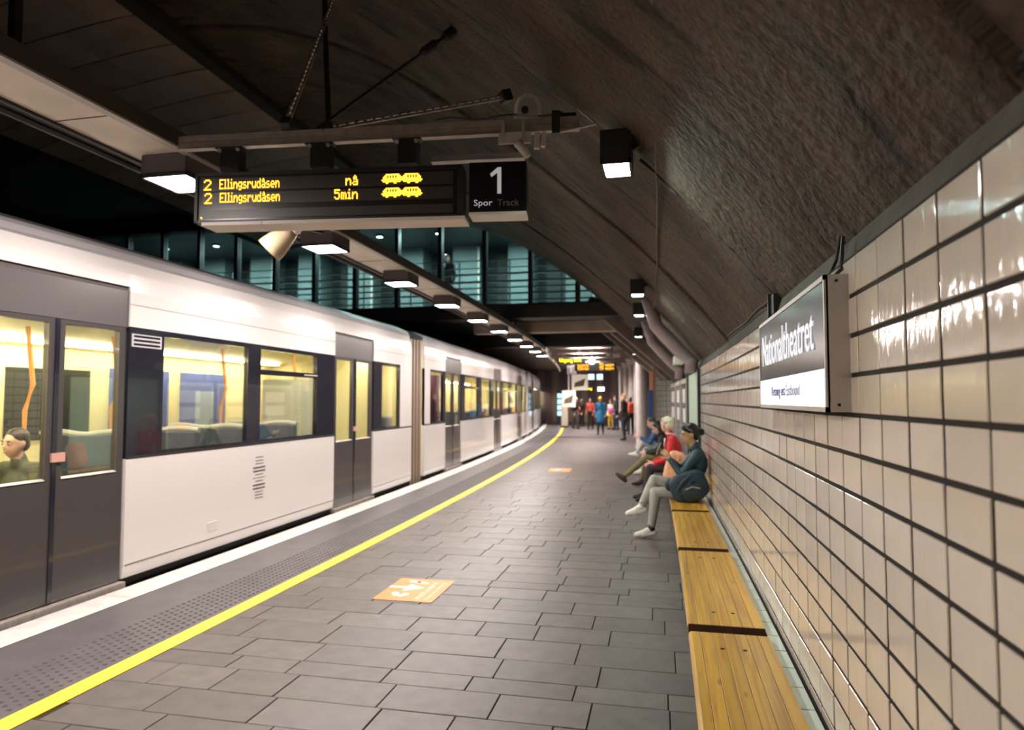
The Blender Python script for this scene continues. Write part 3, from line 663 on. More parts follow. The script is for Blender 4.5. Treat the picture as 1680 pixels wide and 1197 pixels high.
# CCTV camera on the beam
cc = thing('security_camera', 'ivory security camera clamped to the steel beam', 'camera', HB(2.28, 0, 0))
c0 = HB(2.28, -.05, .10)
def ebox(name, mb, m, sm=False): return obj(name, mb, m, cc, smooth=sm)
bodyp = [(-.085, -.06), (-.08, .03), (-.06, .075), (-.02, .1), (.02, .1), (.06, .075), (.08, .03), (.085, -.06)]
mb = MB(); n = len(bodyp); vs = [];
for d in (-.16, .05): vs += [c0 + hb * x + hn * d + UP * z for x, z in bodyp]
mb.add(vs, [(k, (k + 1) % n, n + (k + 1) % n, n + k) for k in range(n)] + [tuple(range(n))[::-1], tuple(range(n, 2 * n))]); ebox('hood', mb, M_ivory)
mb = MB(); vs = []
for d in (.05, .056): vs += [c0 + hb * x * .78 + hn * d + UP * (z * .78 - .005) for x, z in bodyp]
mb.add(vs, [(k, (k + 1) % n, n + (k + 1) % n, n + k) for k in range(n)] + [tuple(range(n))[::-1], tuple(range(n, 2 * n))]); ebox('rear_plate', mb, M_alu)
ebox('cable_gland', MB().cyl(c0 + hb * -.015 + hn * .05 + UP * -.01, .022, .03, 12, axis=hn), M_dark)
ebox('clamp_plate', hbox(MB(), 2.10, 2.30, .0, .02, -.115, -.045), M_ivory)
for t in (2.13, 2.255): ebox('u_bolt', MB().bar(HB(t, .024, -.10), HB(t, .024, .02), .018, .012), M_alu)
ebox('bracket', MB().bar(HB(2.34, 0, -.05), HB(2.335, 0, -.15), .03, .03).bar(HB(2.385, 0, -.05), HB(2.375, 0, -.14), .025, .025), M_ivory)
ebox('cable_boot', MB().tube([HB(2.22, .01, -.11), HB(2.25, .01, -.15), HB(2.285, .01, -.20)], [.03, .028, .022], 10), M_ivory, True)
# horn loudspeaker under the rail
sp = Vector((-2.98, 5.0, 2.99)); ax = Vector((-.66, -.2, -.66)).normalized(); lsp = thing('loudspeaker', 'beige horn loudspeaker fixed beneath the light rail', 'loudspeaker', sp)
obj('horn', MB().tube([sp + ax * t for t in (.0, .05, .12, .2, .25)], [.06, .075, .095, .11, .112], 24), M_beige, lsp, smooth=True)
obj('mouth', MB().cyl(sp + ax * .245, .1, .008, 24, axis=ax), M_dark, lsp); obj('back_cap', MB().tube([sp - ax * .09, sp - ax * .06, sp], [.04, .055, .06], 20), M_ivory, lsp, smooth=True)
obj('bracket', MB().bar(sp + ax * .04 + UP * .05, Vector((-3.2, 4.95, 3.28)), .05, .02).bar(sp - ax * .05, sp - ax * .05 + Vector((.1, .25, .0)), .03, .02), M_dark, lsp)

# ================================================================== STATION NAME SIGN ON THE WALL
sx0, sx1 = .488, WX; sy0, sy1, sz0, sz1 = 2.30, 3.84, 1.562, 1.995
ns = thing('station_sign', 'lit station name sign in a grey metal box on the tiled wall', 'sign', (sx1, 3.07, sz0))
obj('box', MB().box(sx0 + .006, sx1 + .01, sy0, sy1, sz0, sz1), M_alu, ns)
fr = .016
obj('frame', MB().box(sx0, sx0 + .012, sy0, sy0 + fr, sz0, sz1).box(sx0, sx0 + .012, sy1 - fr, sy1, sz0, sz1).box(sx0, sx0 + .012, sy0, sy1, sz0, sz0 + fr).box(sx0, sx0 + .012, sy0, sy1, sz1 - fr, sz1), M_alu, ns)
obj('dark_panel', MB().box(sx0 + .003, sx0 + .008, sy0 + fr, sy1 - fr, 1.70, sz1 - fr), mat('sign_dark', (.020, .023, .036), .22, noise=.3, nscale=2, spec=.22), ns)
obj('lit_panel', MB().box(sx0 + .003, sx0 + .008, sy0 + fr, sy1 - fr, sz0 + fr, 1.70), mat('sign_lit', (.8, .8, .85), .3, emit=(.86, .88, 1), es=.55), ns)
M_sletter = mat('sign_letter', (.8, .8, .84), .35, emit=(.86, .88, 1), es=.25)
place_text('lettering', 'Nationaltheatret', M_sletter, (sx0 + .003, 3.71, 1.77), (0, -1, 0), (0, 0, 1), ns, height=.15, width=1.24, extrude=.004)
place_text('lettering', 'Retning øst', mat('sign_blue_print', (.07, .08, .25), .5), (sx0 + .003, 3.44, 1.605), (0, -1, 0), (0, 0, 1), ns, height=.058, width=.37, extrude=.0015)
place_text('lettering', 'Eastbound', mat('sign_pale_print', (.38, .40, .52), .5), (sx0 + .003, 3.05, 1.618), (0, -1, 0), (0, 0, 1), ns, height=.045, width=.30, extrude=.0015)
for z in (1.585, 1.975): obj('screw', MB().cyl((.525, sy0 - .004, z), .005, .006, 8, axis='Y'), M_dark, ns)
# cables along the springing of the vault
for k, (dx, dz, lab) in enumerate(((0, 0, 'topmost black cable clipped along the springing of the vault'), (.012, -.022, 'middle black cable clipped along the springing of the vault'), (.02, -.045, 'lowest black cable clipped along the springing of the vault'))):
    pts = [(.628 + dx, y, 2.205 + dz + .01 * math.sin(y * 2.1 + k) + (.016 if int(y * 1.3) % 3 == 0 else 0)) for y in np.arange(-3, 9.6, .3)]
    tag(obj('wall_cable', MB().tube(pts, .009, 6), M_cable, bent=True), lab, 'cable', 'cables along the vault springing')
tag(obj('cable_loop', MB().tube([(.60, 2.52, 2.16), (.58, 2.45, 2.10), (.555, 2.36, 2.02), (.535, 2.42, 1.998), (.56, 2.55, 2.03), (.60, 2.62, 2.1), (.615, 2.62, 2.19)], .006, 6), M_cable), 'loop of black cable dropping to the station sign', 'cable')
tag(obj('wall_bracket', MB().box(.585, .64, 3.98, 4.08, 2.08, 2.19).box(.57, .64, 4.08, 4.1, 2.06, 2.2), M_dark), 'small black bracket on the parapet above the station sign', 'bracket')
# cable along the vault and across it
tag(obj('vault_cable', MB().tube([(-.03 + .004 * math.sin(y * 3), y, vz(-.03) - .03) for y in np.arange(1.2, 15.9, .3)], .008, 6), mat('vault_cable', (.12, .09, .075), .6), bent=True), 'thin cable running straight along the vault', 'cable')
pts = []
for t in np.linspace(-.13, .62, 26): pts.append((t, 4.06 + random.gauss(0, .012), vz(t) - .035 + random.gauss(0, .004)))
tag(obj('vault_conduit', MB().tube(pts, [random.uniform(.007, .014) for _ in pts], 6), M_dark, bent=True), 'crooked black conduit from the nearest vault lamp to the wall', 'cable')
# ducts down the vault at the end of the tiled wall
for k, (y, r, lab) in enumerate(((10.35, .10, 'mauve duct bending down the vault beside the tiled wall'), (13.2, .10, 'farther mauve duct coming down the vault over the notice cabinets'))):
    pts = [(.50, y, 2.0), (.50, y, 2.17)] + [(x - .10, y, vz(x) - .12) for x in (.45, .28, .1)] + [(-.12, y, vz(-.12) + .06)]
    t = thing('duct', lab, 'pipe', W(.5, y, 2)); obj('pipe', MB().tube(pts, r, 16), M_pinkpipe, t, bent=True, smooth=True); obj('collar', MB().tube([(.5, y, 2.15), (.5, y, 2.2)], r * 1.08, 16), M_pinkpipe, t, bent=True)
tag(obj('junction_box', MB().bbox(.30, .46, 11.5, 11.8, 2.18, 2.33, .015), M_ivory, bent=True), 'pale junction box under the mauve duct', 'box')

# ================================================================== BENCHES
bl = ['wooden slatted bench behind the viewer', 'wooden slatted bench nearest the viewer at the bottom of the picture', 'second wooden slatted bench below the station sign', 'third wooden slatted bench, empty, before the seated woman', 'wooden slatted bench the woman with the blue backpack sits on', 'wooden slatted bench the man in red sits on', 'farthest wooden slatted bench with two people']
for k in range(7):
    y0 = -.06 + 1.88 * k; y1 = y0 + 1.76
    t = thing('bench', bl[k], 'bench', W(.29, (y0 + y1) / 2, 0), 0, 'wooden benches along the wall')
    n = 7; wd = .38 / n
    for i in range(n):
        x0 = .10 + i * wd; b = .006
        if i == 0: pr = [(x0 + .014, .405), (x0 + wd - .0012, .405), (x0 + wd - .0012, .4496), (x0 + wd - .0018, .45), (x0 + .016, .45), (x0 + .005, .446), (x0, .434), (x0, .416)]
        else: pr = [(x0 + .0012, .41), (x0 + wd - .0012, .41), (x0 + wd - .0012, .4496), (x0 + wd - .0018, .45), (x0 + .0018, .45), (x0 + .0012, .4496)]
        obj('plank', MB().prism(pr, y0, y1, 6), M_wood, t, bent=True)
    obj('front_apron', MB().box(.115, .14, y0 + .02, y1 - .02, .34, .405, ny=6), M_woodend, t, bent=True)
    obj('crossbar', MB().box(.115, .478, y1 + .002, y1 + .112, .36, .405), M_woodend, t, bent=True)
    obj('shaded_end_grain', MB().box(.104, .478, y0 - .006, y0 - .0005, .40, .449), M_woodend, t, bent=True)  # thin cap added over the plank ends, its dark brown holding end grain and shade
    for yy in (y0 + .22, y1 - .22):
        for xx in (.245, .345):
            obj('bolt_hole', MB().cyl(W(xx, yy, .4492), .011, .0015, 12), M_black, t)
    for yy in (y0 + .35, y1 - .35): obj('support', MB().box(.2, .47, yy - .05, yy + .05, 0, .41), M_dark, t, bent=True)

# ================================================================== FLOOR STICKERS
M_stick = mat('sticker_orange', (.86, .27, .055), .45, noise=.08, nscale=9); M_stw = mat('sticker_white', (.85, .80, .72), .5)
def rrect(x0, x1, y0, y1, r, n=5):
    pts = []
    for cx, cy, a0 in ((x1 - r, y1 - r, 0), (x0 + r, y1 - r, 90), (x0 + r, y0 + r, 180), (x1 - r, y0 + r, 270)):
        for k in range(n + 1): a = math.radians(a0 + 90 * k / n); pts.append((cx + r * math.cos(a), cy + r * math.sin(a)))
    return pts
def slab(mb, pts, z0, z1):
    n = len(pts); return mb.add([(x, y, z0) for x, y in pts] + [(x, y, z1) for x, y in pts], [(k, (k + 1) % n, n + (k + 1) % n, n + k) for k in range(n)] + [tuple(range(n, 2 * n)), tuple(range(n))[::-1]])
def foot(cx, cy, ang, fl=1):
    pts = []
    for k in range(16):
        a = 2 * math.pi * k / 16; r = 1 + .18 * math.cos(2 * a)
        x = .030 * math.cos(a) * (1 + .25 * math.sin(a)); y = .062 * math.sin(a); pts.append((cx + fl * x * math.cos(ang) - y * math.sin(ang), cy + fl * x * math.sin(ang) + y * math.cos(ang)))
    return pts
def sticker(cx, cy, w, h, rz, label):
    t = thing('floor_sticker', label, 'sticker', W(cx, cy, .0025), rz + max(cy - 2, 0) / 260, 'orange floor stickers')
    def add(n, mb, m): o = bpy.data.objects.new(n, mb.mesh(n, m)); COL.objects.link(o); o.parent = t
    add('sheet', slab(MB(), rrect(-w / 2, w / 2, -h / 2, h / 2, .02), 0, .0015), M_stick)
    ar = [(-.25, -.02), (-.10, -.02), (-.10, -.085), (.07, .0), (-.10, .085), (-.10, .02), (-.25, .02)]
    add('arrow', slab(MB(), [(x * 1.0 + .0, y * 1.25 + .05) for x, y in ar], .0015, .0022), M_stw)
    for (x, y, a) in ((-.085, .235, 1.35), (-.01, .215, 1.35), (-.12, -.155, .35), (-.045, -.17, -.45)): add('footprint', slab(MB(), foot(x, y, a), .0015, .0022), M_stw)
    for txt, x, hh, ww in (('Hold avstand', .125, .05, .5), ('Keep your distance', .2, .035, .52)):
        me, a, b = text_mesh('lettering', txt, M_stw, hh, ww, .0008); me.transform(Matrix.Translation((x, -.26, .0015)) @ Matrix.Rotation(math.pi / 2, 4, 'Z')); o = bpy.data.objects.new('lettering', me); COL.objects.link(o); o.parent = t
sticker(-2.057, 5.53, .50, .66, 0, 'orange floor sticker with footprints and arrow, nearest')
sticker(-2.03, 15.6, .50, .72, 0, 'orange floor sticker farther down the platform')

# ================================================================== TRAIN
TX = -4.60; TXF = -7.70
M_paper = mat('train_label', (.55, .52, .55), .5)
M_logo = mat('train_logo', (.10, .085, .085), .5)
M_tfloor = mat('train_floor', (.12, .12, .12), .5)
def train_car(y0, y1, doors, label, detail=2):
    """y0..y1 car ends, doors = list of (a, b); everything is bent to the curve of the track"""
    root = thing('train_car', label, 'train car', W((TX + TXF) / 2, (y0 + y1) / 2, -1.0), 0, 'cars of the white metro train')
    def ob(n, mb, m, par=None, sm=False): return obj(n, mb, m, par or root, bent=True, smooth=sm)
    seg = lambda a, b: max(1, int((b - a) / 1.2) + 1)
    # roof
    rp = [(TX - .05, 2.86), (TX - .1, 2.93), (TX - .3, 3.02), (TX - .8, 3.10), ((TX + TXF) / 2, 3.14), (TXF + .8, 3.10), (TXF + .3, 3.02), (TXF + .05, 2.86)]
    ob('roof', MB().prism(rp + [(TXF + .05, 2.80), (TX - .05, 2.80)], y0, y1, seg(y0, y1)), M_troof)
    ob('gutter', MB().prism([(TX - .075, 2.845), (TX - .045, 2.845), (TX - .06, 2.90), (TX - .1, 2.94)], y0 + .05, y1 - .05, seg(y0, y1)), mat('gutter', (.42, .40, .42), .4) if 'gutter' not in MATS else MATS['gutter'])
    # upper side panel (white), leaning inwards towards the roof, broken by the door headers
    cuts = [y0] + [v for d in doors for v in d] + [y1]
    up = [(TX, 2.25), (TX, 2.56), (TX - .02, 2.72), (TX - .06, 2.86), (TX - .12, 2.86), (TX - .08, 2.7), (TX - .06, 2.56), (TX - .06, 2.25)]
    for a, b in zip(cuts[::2], cuts[1::2]):
        if b - a < .05: continue
        ob('upper_panel', MB().prism(up, a, b, seg(a, b)), M_white)
        ob('lower_panel', MB().prism([(TX, .19), (TX, 1.085), (TX - .06, 1.085), (TX - .06, .05), (TX - .012, .05)], a, b, seg(a, b)), M_white)
        ob('sill_line', MB().box(TX - .05, TX + .004, a, b, 1.083, 1.105, ny=seg(a, b)), M_dark)
        ob('panel_seam', MB().box(TX - .02, TX + .0015, a, b, 2.445, 2.45, ny=seg(a, b)), M_rubber)
        ob('skirt_seam', MB().box(TX - .02, TX + .0015, a + .02, b - .02, .158, .164, ny=seg(a, b)), M_rubber)
    for a, b in doors:
        ob('door_header', MB().prism([(TX - .015, 2.24), (TX - .015, 2.56), (TX - .03, 2.60), (TX - .08, 2.60), (TX - .08, 2.24)], a, b, 2), mat('header_grey', (.10, .088, .09), .35) if 'header_grey' not in MATS else MATS['header_grey'])
        ob('upper_panel', MB().prism([(TX, 2.60), (TX - .02, 2.72), (TX - .06, 2.86), (TX - .12, 2.86), (TX - .08, 2.7), (TX - .06, 2.60)], a, b, 2), M_white)
        ob('door_step', MB().box(TX - .06, TX + .03, a, b, -.02, .03, ny=2), M_steel)
        m = (a + b) / 2
        for k, (c, d) in enumerate(((a + .02, m - .004), (m + .004, b - .02))):
            dl = ob('door', MB().prism([(TX - .03, .04), (TX - .02, .06), (TX - .02, .98), (TX - .07, .98), (TX - .07, .04)], c, d, 1).box(TX - .07, TX - .02, c, c + .07, .98, 2.24).box(TX - .07, TX - .02, d - .07, d, .98, 2.24).box(TX - .07, TX - .02, c, d, 2.2, 2.24), M_tgrey)
            ob('door_glass', MB().box(TX - .05, TX - .042, c + .07, d - .07, .98, 2.2), M_tglass, dl)
            ob('glass_edge', MB().prism([(TX - .045, .97), (TX - .012, .985), (TX - .045, 1.0)], c + .07, d - .07, 1), M_alu, dl)
        if detail > 1: ob('door_button', MB().box(TX - .02, TX + .0, m - .03, m + .09, 1.12, 1.19), mat('door_button', (.62, .34, .28), .4) if 'door_button' not in MATS else MATS['door_button'])
        ob('door_seal', MB().box(TX - .06, TX - .012, m - .02, m + .02, .05, 2.24), M_tband)
    # under-body and far side
    ob('underframe', MB().box(TXF + .1, TX - .12, y0 + .1, y1 - .1, -.9, -.02, ny=seg(y0, y1)), M_dark)
    ob('floor_pan', MB().box(TXF, TX - .06, y0, y1, -.02, .05, ny=seg(y0, y1)), M_tfloor)
    ob('inner_ceiling', MB().prism([(TX - .07, 2.26), (TX - .5, 2.34), ((TX + TXF) / 2, 2.4), (TXF + .5, 2.34), (TXF + .05, 2.26), (TXF + .05, 2.5), (TX - .07, 2.5)], y0 + .05, y1 - .05, seg(y0, y1)), M_cream)
    ob('far_wall', MB().box(TXF, TXF + .06, y0, y1, .05, 2.86, ny=seg(y0, y1)), M_cream)
    for e in (y0, y1): ob('end_wall', MB().box(TXF + .06, TX - .06, e - .03, e + .03, .05, 2.84), M_cream)
    ls = ob('light_strip', MB().box(TX - .42, TX - .28, y0 + .3, y1 - .3, 2.285, 2.30, ny=seg(y0, y1)), M_tlight)
    ob('light_strip', MB().box(TXF + .28, TXF + .42, y0 + .3, y1 - .3, 2.285, 2.30, ny=seg(y0, y1)), M_tlight)
    return root, ob, cuts
def windows(ob, a, b, wins):
    """dark band between doors with window openings"""
    ed = [a] + [v for w in wins for v in w[:2]] + [b]
    for c, d in zip(ed[::2], ed[1::2]):
        if d - c > .01: ob('window_pillar', MB().box(TX - .06, TX - .004, c, d, 1.10, 2.25, ny=2), M_tband)
    for w in wins:
        c, d = w[:2]
        ob('window_head', MB().box(TX - .06, TX - .004, c, d, 2.20, 2.25), M_tband); ob('window_foot', MB().box(TX - .06, TX - .004, c, d, 1.10, 1.135), M_tband)
        f = ob('window_pane', MB().box(TX - .035, TX - .027, c, d, 1.135, 2.20, ny=2), M_tglass)
        if len(w) > 2: ob('window_transom', MB().box(TX - .06, TX - .004, c, d, 1.90, 1.96), M_tband, f); ob('transom_catch', MB().box(TX - .01, TX + .006, d - .35, d, 1.925, 1.94), M_alu, f)
def seats(ob, ys, flip=1):
    for y in ys:
        st_ = ob('seat', MB().bbox(TX - 1.15, TX - .12, y - .22, y + .22, .40, .50, .02), M_seat)
        ob('seat_back', MB().bbox(TX - 1.15, TX - .12, y + .2 * flip, y + .28 * flip, .45, 1.28, .02) if flip > 0 else MB().bbox(TX - 1.15, TX - .12, y - .28, y - .2, .45, 1.28, .02), M_seat, st_)
        ob('seat_shell', MB().tube([(TX - 1.15 + k * .103, y + .25 * flip, 1.29 + .015 * math.sin(k)) for k in range(11)], .03, 8), M_seatgrey, st_)
    return
def poles(ob, pts):
    for x, y in pts: ob('grab_pole', MB().tube([(x, y, .05), (x, y, 1.5), (x + .05, y + .03, 1.75), (x, y, 2.3)], .022, 8), M_orange)

# car 1, right beside the viewer
r1, ob1, _ = train_car(-5.2, 12.48, [(-1.70, -.25), (3.68, 5.12), (9.12, 10.57)], 'nearest white metro car with grey doors, left of the platform')
windows(ob1, 5.12, 9.12, [(5.56, 6.93), (7.19, 8.57, 1)]); windows(ob1, 10.57, 12.48, [(10.95, 11.79)]); windows(ob1, -.25, 3.68, [(.2, 1.5), (1.9, 3.2)]); windows(ob1, -5.2, -1.7, [(-4.9, -3.7), (-3.4, -2.1)])
ob1('end_panel', MB().box(TX - .06, TX + .001, 11.84, 12.48, 1.10, 2.26, ny=2), M_white)
ob1('side_display', MB().box(TX - .01, TX + .001, 5.15, 5.52, 2.075, 2.19), M_paper)
for k in range(3): ob1('display_row', MB().box(TX - .008, TX + .0025, 5.17, 5.5, 2.088 + k * .036, 2.108 + k * .036), M_tband)
lg = ob1('logo', MB().box(TX, TX + .002, 7.06, 7.32, .695, .70), M_logo)
for z, wd, h in ((.815, .25, .017), (.775, .25, .017), (.615, .25, .017), (.575, .25, .017), (.935, .16, .008), (.895, .16, .008), (.86, .16, .008), (.735, .16, .008), (.66, .16, .008), (.535, .16, .008), (.50, .16, .008), (.465, .16, .008)):
    ob1('logo_bar', MB().box(TX, TX + .0022, 7.19 - wd / 2, 7.19 + wd / 2, z - h / 2, z + h / 2), M_logo, lg)
ob1('hatch', MB().bbox(TX - .01, TX + .004, 6.25, 6.42, .235, .335, .003), mat('hatch', (.66, .61, .58), .4))
seats(ob1, (6.0, 8.0), 1); seats(ob1, (5.6, 7.35), -1); seats(ob1, (.6, 2.2, 11.5), 1)
poles(ob1, [(TX - 1.3, 6.35), (TX - 1.3, 5.3), (TX - 1.3, 8.3), (TX - 1.0, 4.2), (TX - 1.0, 9.7), (TX - 1.6, 3.9), (TX - .8, 11.2)])
# far side of the saloon: blue doors and notices
for a in (3.75, 8.2, 9.7): 
    d = ob1('blue_door', MB().box(TXF + .06, TXF + .09, a, a + 1.2, .1, 2.05), M_bluedoor); ob1('blue_door_glass', MB().bbox(TXF + .088, TXF + .10, a + .35, a + .85, .95, 1.75, .01), mat('pale_blue', (.30, .38, .55), .3) if 'pale_blue' not in MATS else MATS['pale_blue'], d)
for a in (5.3, 6.6, 7.3): ob1('far_window', MB().box(TXF + .06, TXF + .075, a, a + .55, 1.1, 2.0), mat('far_window', (.03, .035, .03), .15) if 'far_window' not in MATS else MATS['far_window'])
ob1('notice', MB().box(TXF + .06, TXF + .07, 10.35, 10.55, 1.55, 1.8), mat('green_notice', (.05, .28, .10), .5)); ob1('draught_screen', MB().box(TX - 1.1, TX - .1, 9.0, 9.03, .5, 1.9), MATS['seat_shell'])
ob1('saloon_partition', MB().box(TX - 1.0, TX - .1, 10.9, 10.94, .1, 2.3), M_cream)
# gangway
g1 = thing('train_gangway', 'brown rubber gangway between the first two train cars', 'gangway', W(-6.1, 12.9, -1)); 
for k in range(8): obj('bellows_fold', MB().box(TXF + .15, TX - .04 - (.03 if k % 2 else 0), 12.53 + k * .094, 12.624 + k * .094, -.3, 2.8), mat('bellows', (.27, .20, .15), .6) if 'bellows' not in MATS else MATS['bellows'], g1, bent=True)
# car 2
d2 = [(14.9, 16.4), (20.8, 22.3), (26.6, 28.1)]
r2, ob2, _ = train_car(13.32, 30.6, d2, 'second white metro car of the train, behind the gangway', 1)
windows(ob2, 13.32, 14.9, [(13.75, 14.7)]); windows(ob2, 16.4, 20.8, [(16.8, 18.4, 1), (18.9, 20.3)]); windows(ob2, 22.3, 26.6, [(22.7, 24.2, 1), (24.7, 26.2, 1)]); windows(ob2, 28.1, 30.6, [(28.5, 29.6)])
ob2('end_panel', MB().box(TX - .06, TX + .001, 13.32, 13.7, 1.10, 2.26, ny=1), M_white); ob2('end_panel', MB().box(TX - .06, TX + .001, 29.7, 30.6, 1.10, 2.26, ny=1), M_white)
seats(ob2, (17.5, 19.5, 23.4, 25.4), 1); poles(ob2, [(TX - .8, 15.6), (TX - 1.2, 18.6), (TX - .9, 21.5)])
ob2('orange_seat_end', MB().bbox(TX - .9, TX - .2, 13.8, 14.3, .5, 1.85, .03), mat('orange_panel', (.72, .33, .10), .5)); ob2('plum_curtain', MB().box(TX - .5, TX - .1, 14.4, 14.75, .3, 2.15), mat('plum', (.09, .02, .07), .6))
g2 = thing('train_gangway', 'farther gangway between the second and third train cars', 'gangway', W(-6.1, 31, -1))
for k in range(6): obj('bellows_fold', MB().box(TXF + .15, TX - .02 - (.03 if k % 2 else 0), 30.65 + k * .1, 30.75 + k * .1, -.3, 2.8), M_white, g2, bent=True)
r3, ob3, _ = train_car(31.3, 48, [(33, 34.5), (38.8, 40.3), (44, 45.5)], 'third white metro car, farthest down the track', 1)
windows(ob3, 31.3, 33, [(31.8, 32.7)]); windows(ob3, 34.5, 38.8, [(34.9, 36.4), (36.8, 38.3)]); windows(ob3, 40.3, 44, [(40.7, 43.6)]); windows(ob3, 45.5, 48, [(46, 47.5)])

# ================================================================== PEOPLE
def skinm(n, c): return MATS.get(n) or mat(n, c, .55)
SK1 = skinm('skin_warm', (.52, .33, .17)); SK2 = skinm('skin_pink', (.72, .42, .33)); SK3 = skinm('skin_dark', (.30, .17, .11))
def cl(n, c, r=.8): return MATS.get(n) or mat(n, c, r, noise=.18, nscale=14, bump=.12, bscale=45)
class Body:
    """closed primitives merged by a voxel remesh into one continuous surface, faces coloured by the nearest primitive"""
    def __init__(s): s.mb = MB(); s.pr = []
    def cap(s, a, b, ra, rb, mi):
        a = Vector(a); b = Vector(b); L = max((b - a).length, 1e-4); d = (b - a) / L
        pts = []; rr = []
        for k in range(5): t = math.pi / 2 * (1 - k / 4); pts.append(a - d * ra * math.sin(t)); rr.append(max(ra * math.cos(t), ra * .04))
        for k in range(5): t = math.pi / 2 * k / 4; pts.append(b + d * rb * math.sin(t)); rr.append(max(rb * math.cos(t), rb * .04))
        s.mb.tube(pts, rr, 12); s.pr.append(('c', np.array(a), np.array(b), ra, rb, mi))
    def ell(s, c, r, mi, rot=None):
        s.mb.ell(c, r, 16, 10, rot); R = np.array(rot) if rot is not None else np.eye(3); s.pr.append(('e', np.array(c), R, np.array(r), mi))
    def build(s, name, mats, parent, voxel):
        me = bpy.data.meshes.new(name + '_raw'); me.from_pydata([tuple(v) for v in s.mb.v], [], s.mb.f); fix_normals(me)
        ob = bpy.data.objects.new(name, me); COL.objects.link(ob)
        r = ob.modifiers.new('r', 'REMESH'); r.mode = 'VOXEL'; r.voxel_size = voxel; r.use_smooth_shade = True
        sm = ob.modifiers.new('s', 'SMOOTH'); sm.iterations = 3; sm.factor = .5
        dg = bpy.context.evaluated_depsgraph_get(); m2 = bpy.data.meshes.new_from_object(ob.evaluated_get(dg)); bpy.data.objects.remove(ob); bpy.data.meshes.remove(me)
        n = len(m2.polygons); c = np.zeros(n * 3); m2.polygons.foreach_get('center', c); c = c.reshape(-1, 3); best = np.full(n, 1e9); idx = np.zeros(n, int)
        for p in s.pr:
            if p[0] == 'c':
                ab = p[2] - p[1]; t = np.clip(((c - p[1]) @ ab) / (ab @ ab + 1e-9), 0, 1); d = np.linalg.norm(c - p[1] - t[:, None] * ab, axis=1) - (p[3] + (p[4] - p[3]) * t); mi = p[5]
            else:
                q = (c - p[1]) @ p[2] / p[3]; k = np.linalg.norm(q, axis=1); d = (k - 1) * p[3].min(); mi = p[4]
            u = d < best; best[u] = d[u]; idx[u] = mi
        m2.materials.clear()
        for m in mats: m2.materials.append(m)
        m2.polygons.foreach_set('material_index', idx); m2.polygons.foreach_set('use_smooth', [True] * n); m2.name = name
        o = bpy.data.objects.new(name, m2); COL.objects.link(o); o.parent = parent; return o
V = Vector
def hand(B, wr, el, mi, s=1.0, curl=.6, side=None, palm=None):
    wr = V(wr); d = (wr - V(el)).normalized()
    sd = V(side).normalized() if side else d.cross(V((1, 0, 0))).normalized() if abs(d.x) < .9 else d.cross(V((0, 0, 1))).normalized()
    sd = (sd - d * sd.dot(d)).normalized(); pn = V(palm).normalized() if palm else sd.cross(d)
    c = wr + d * .045 * s; rot = Matrix((sd, d, sd.cross(d))).transposed(); B.ell(c, (.040 * s, .052 * s, .018 * s), mi, rot)
    for k, (o, L) in enumerate(((-.030, .062), (-.010, .074), (.010, .070), (.029, .055))):
        b = c + d * .045 * s + sd * o * s; k1 = b + (d * math.cos(curl) + pn * math.sin(curl)) * L * .52 * s; k2 = k1 + (d * math.cos(curl * 2.1) + pn * math.sin(curl * 2.1)) * L * .5 * s
        B.cap(b - d * .01, k1, .0095 * s, .009 * s, mi); B.cap(k1, k2, .009 * s, .0075 * s, mi)
    b = c - d * .012 * s - sd * .034 * s; k1 = b + (d * .6 - sd * .7 + pn * .35).normalized() * .038 * s; B.cap(b, k1, .012 * s, .0105 * s, mi); B.cap(k1, k1 + (d * .9 - sd * .1 + pn * .5).normalized() * .03 * s, .0105 * s, .008 * s, mi)
def shoe(B, an, toe, mi, s=1.0):
    an = V(an); toe = V(toe); d = (toe - an); d.z = toe.z - an.z
    heel = an + V((0, 0, -.045)) - (toe - an).normalized() * .035
    B.cap(heel, an.lerp(toe, .55) + V((0, 0, -.02)), .040 * s, .042 * s, mi); B.cap(an.lerp(toe, .45) + V((0, 0, -.012)), toe, .042 * s, .030 * s, mi); B.cap(an, an.lerp(toe, .35), .042 * s, .036 * s, mi)
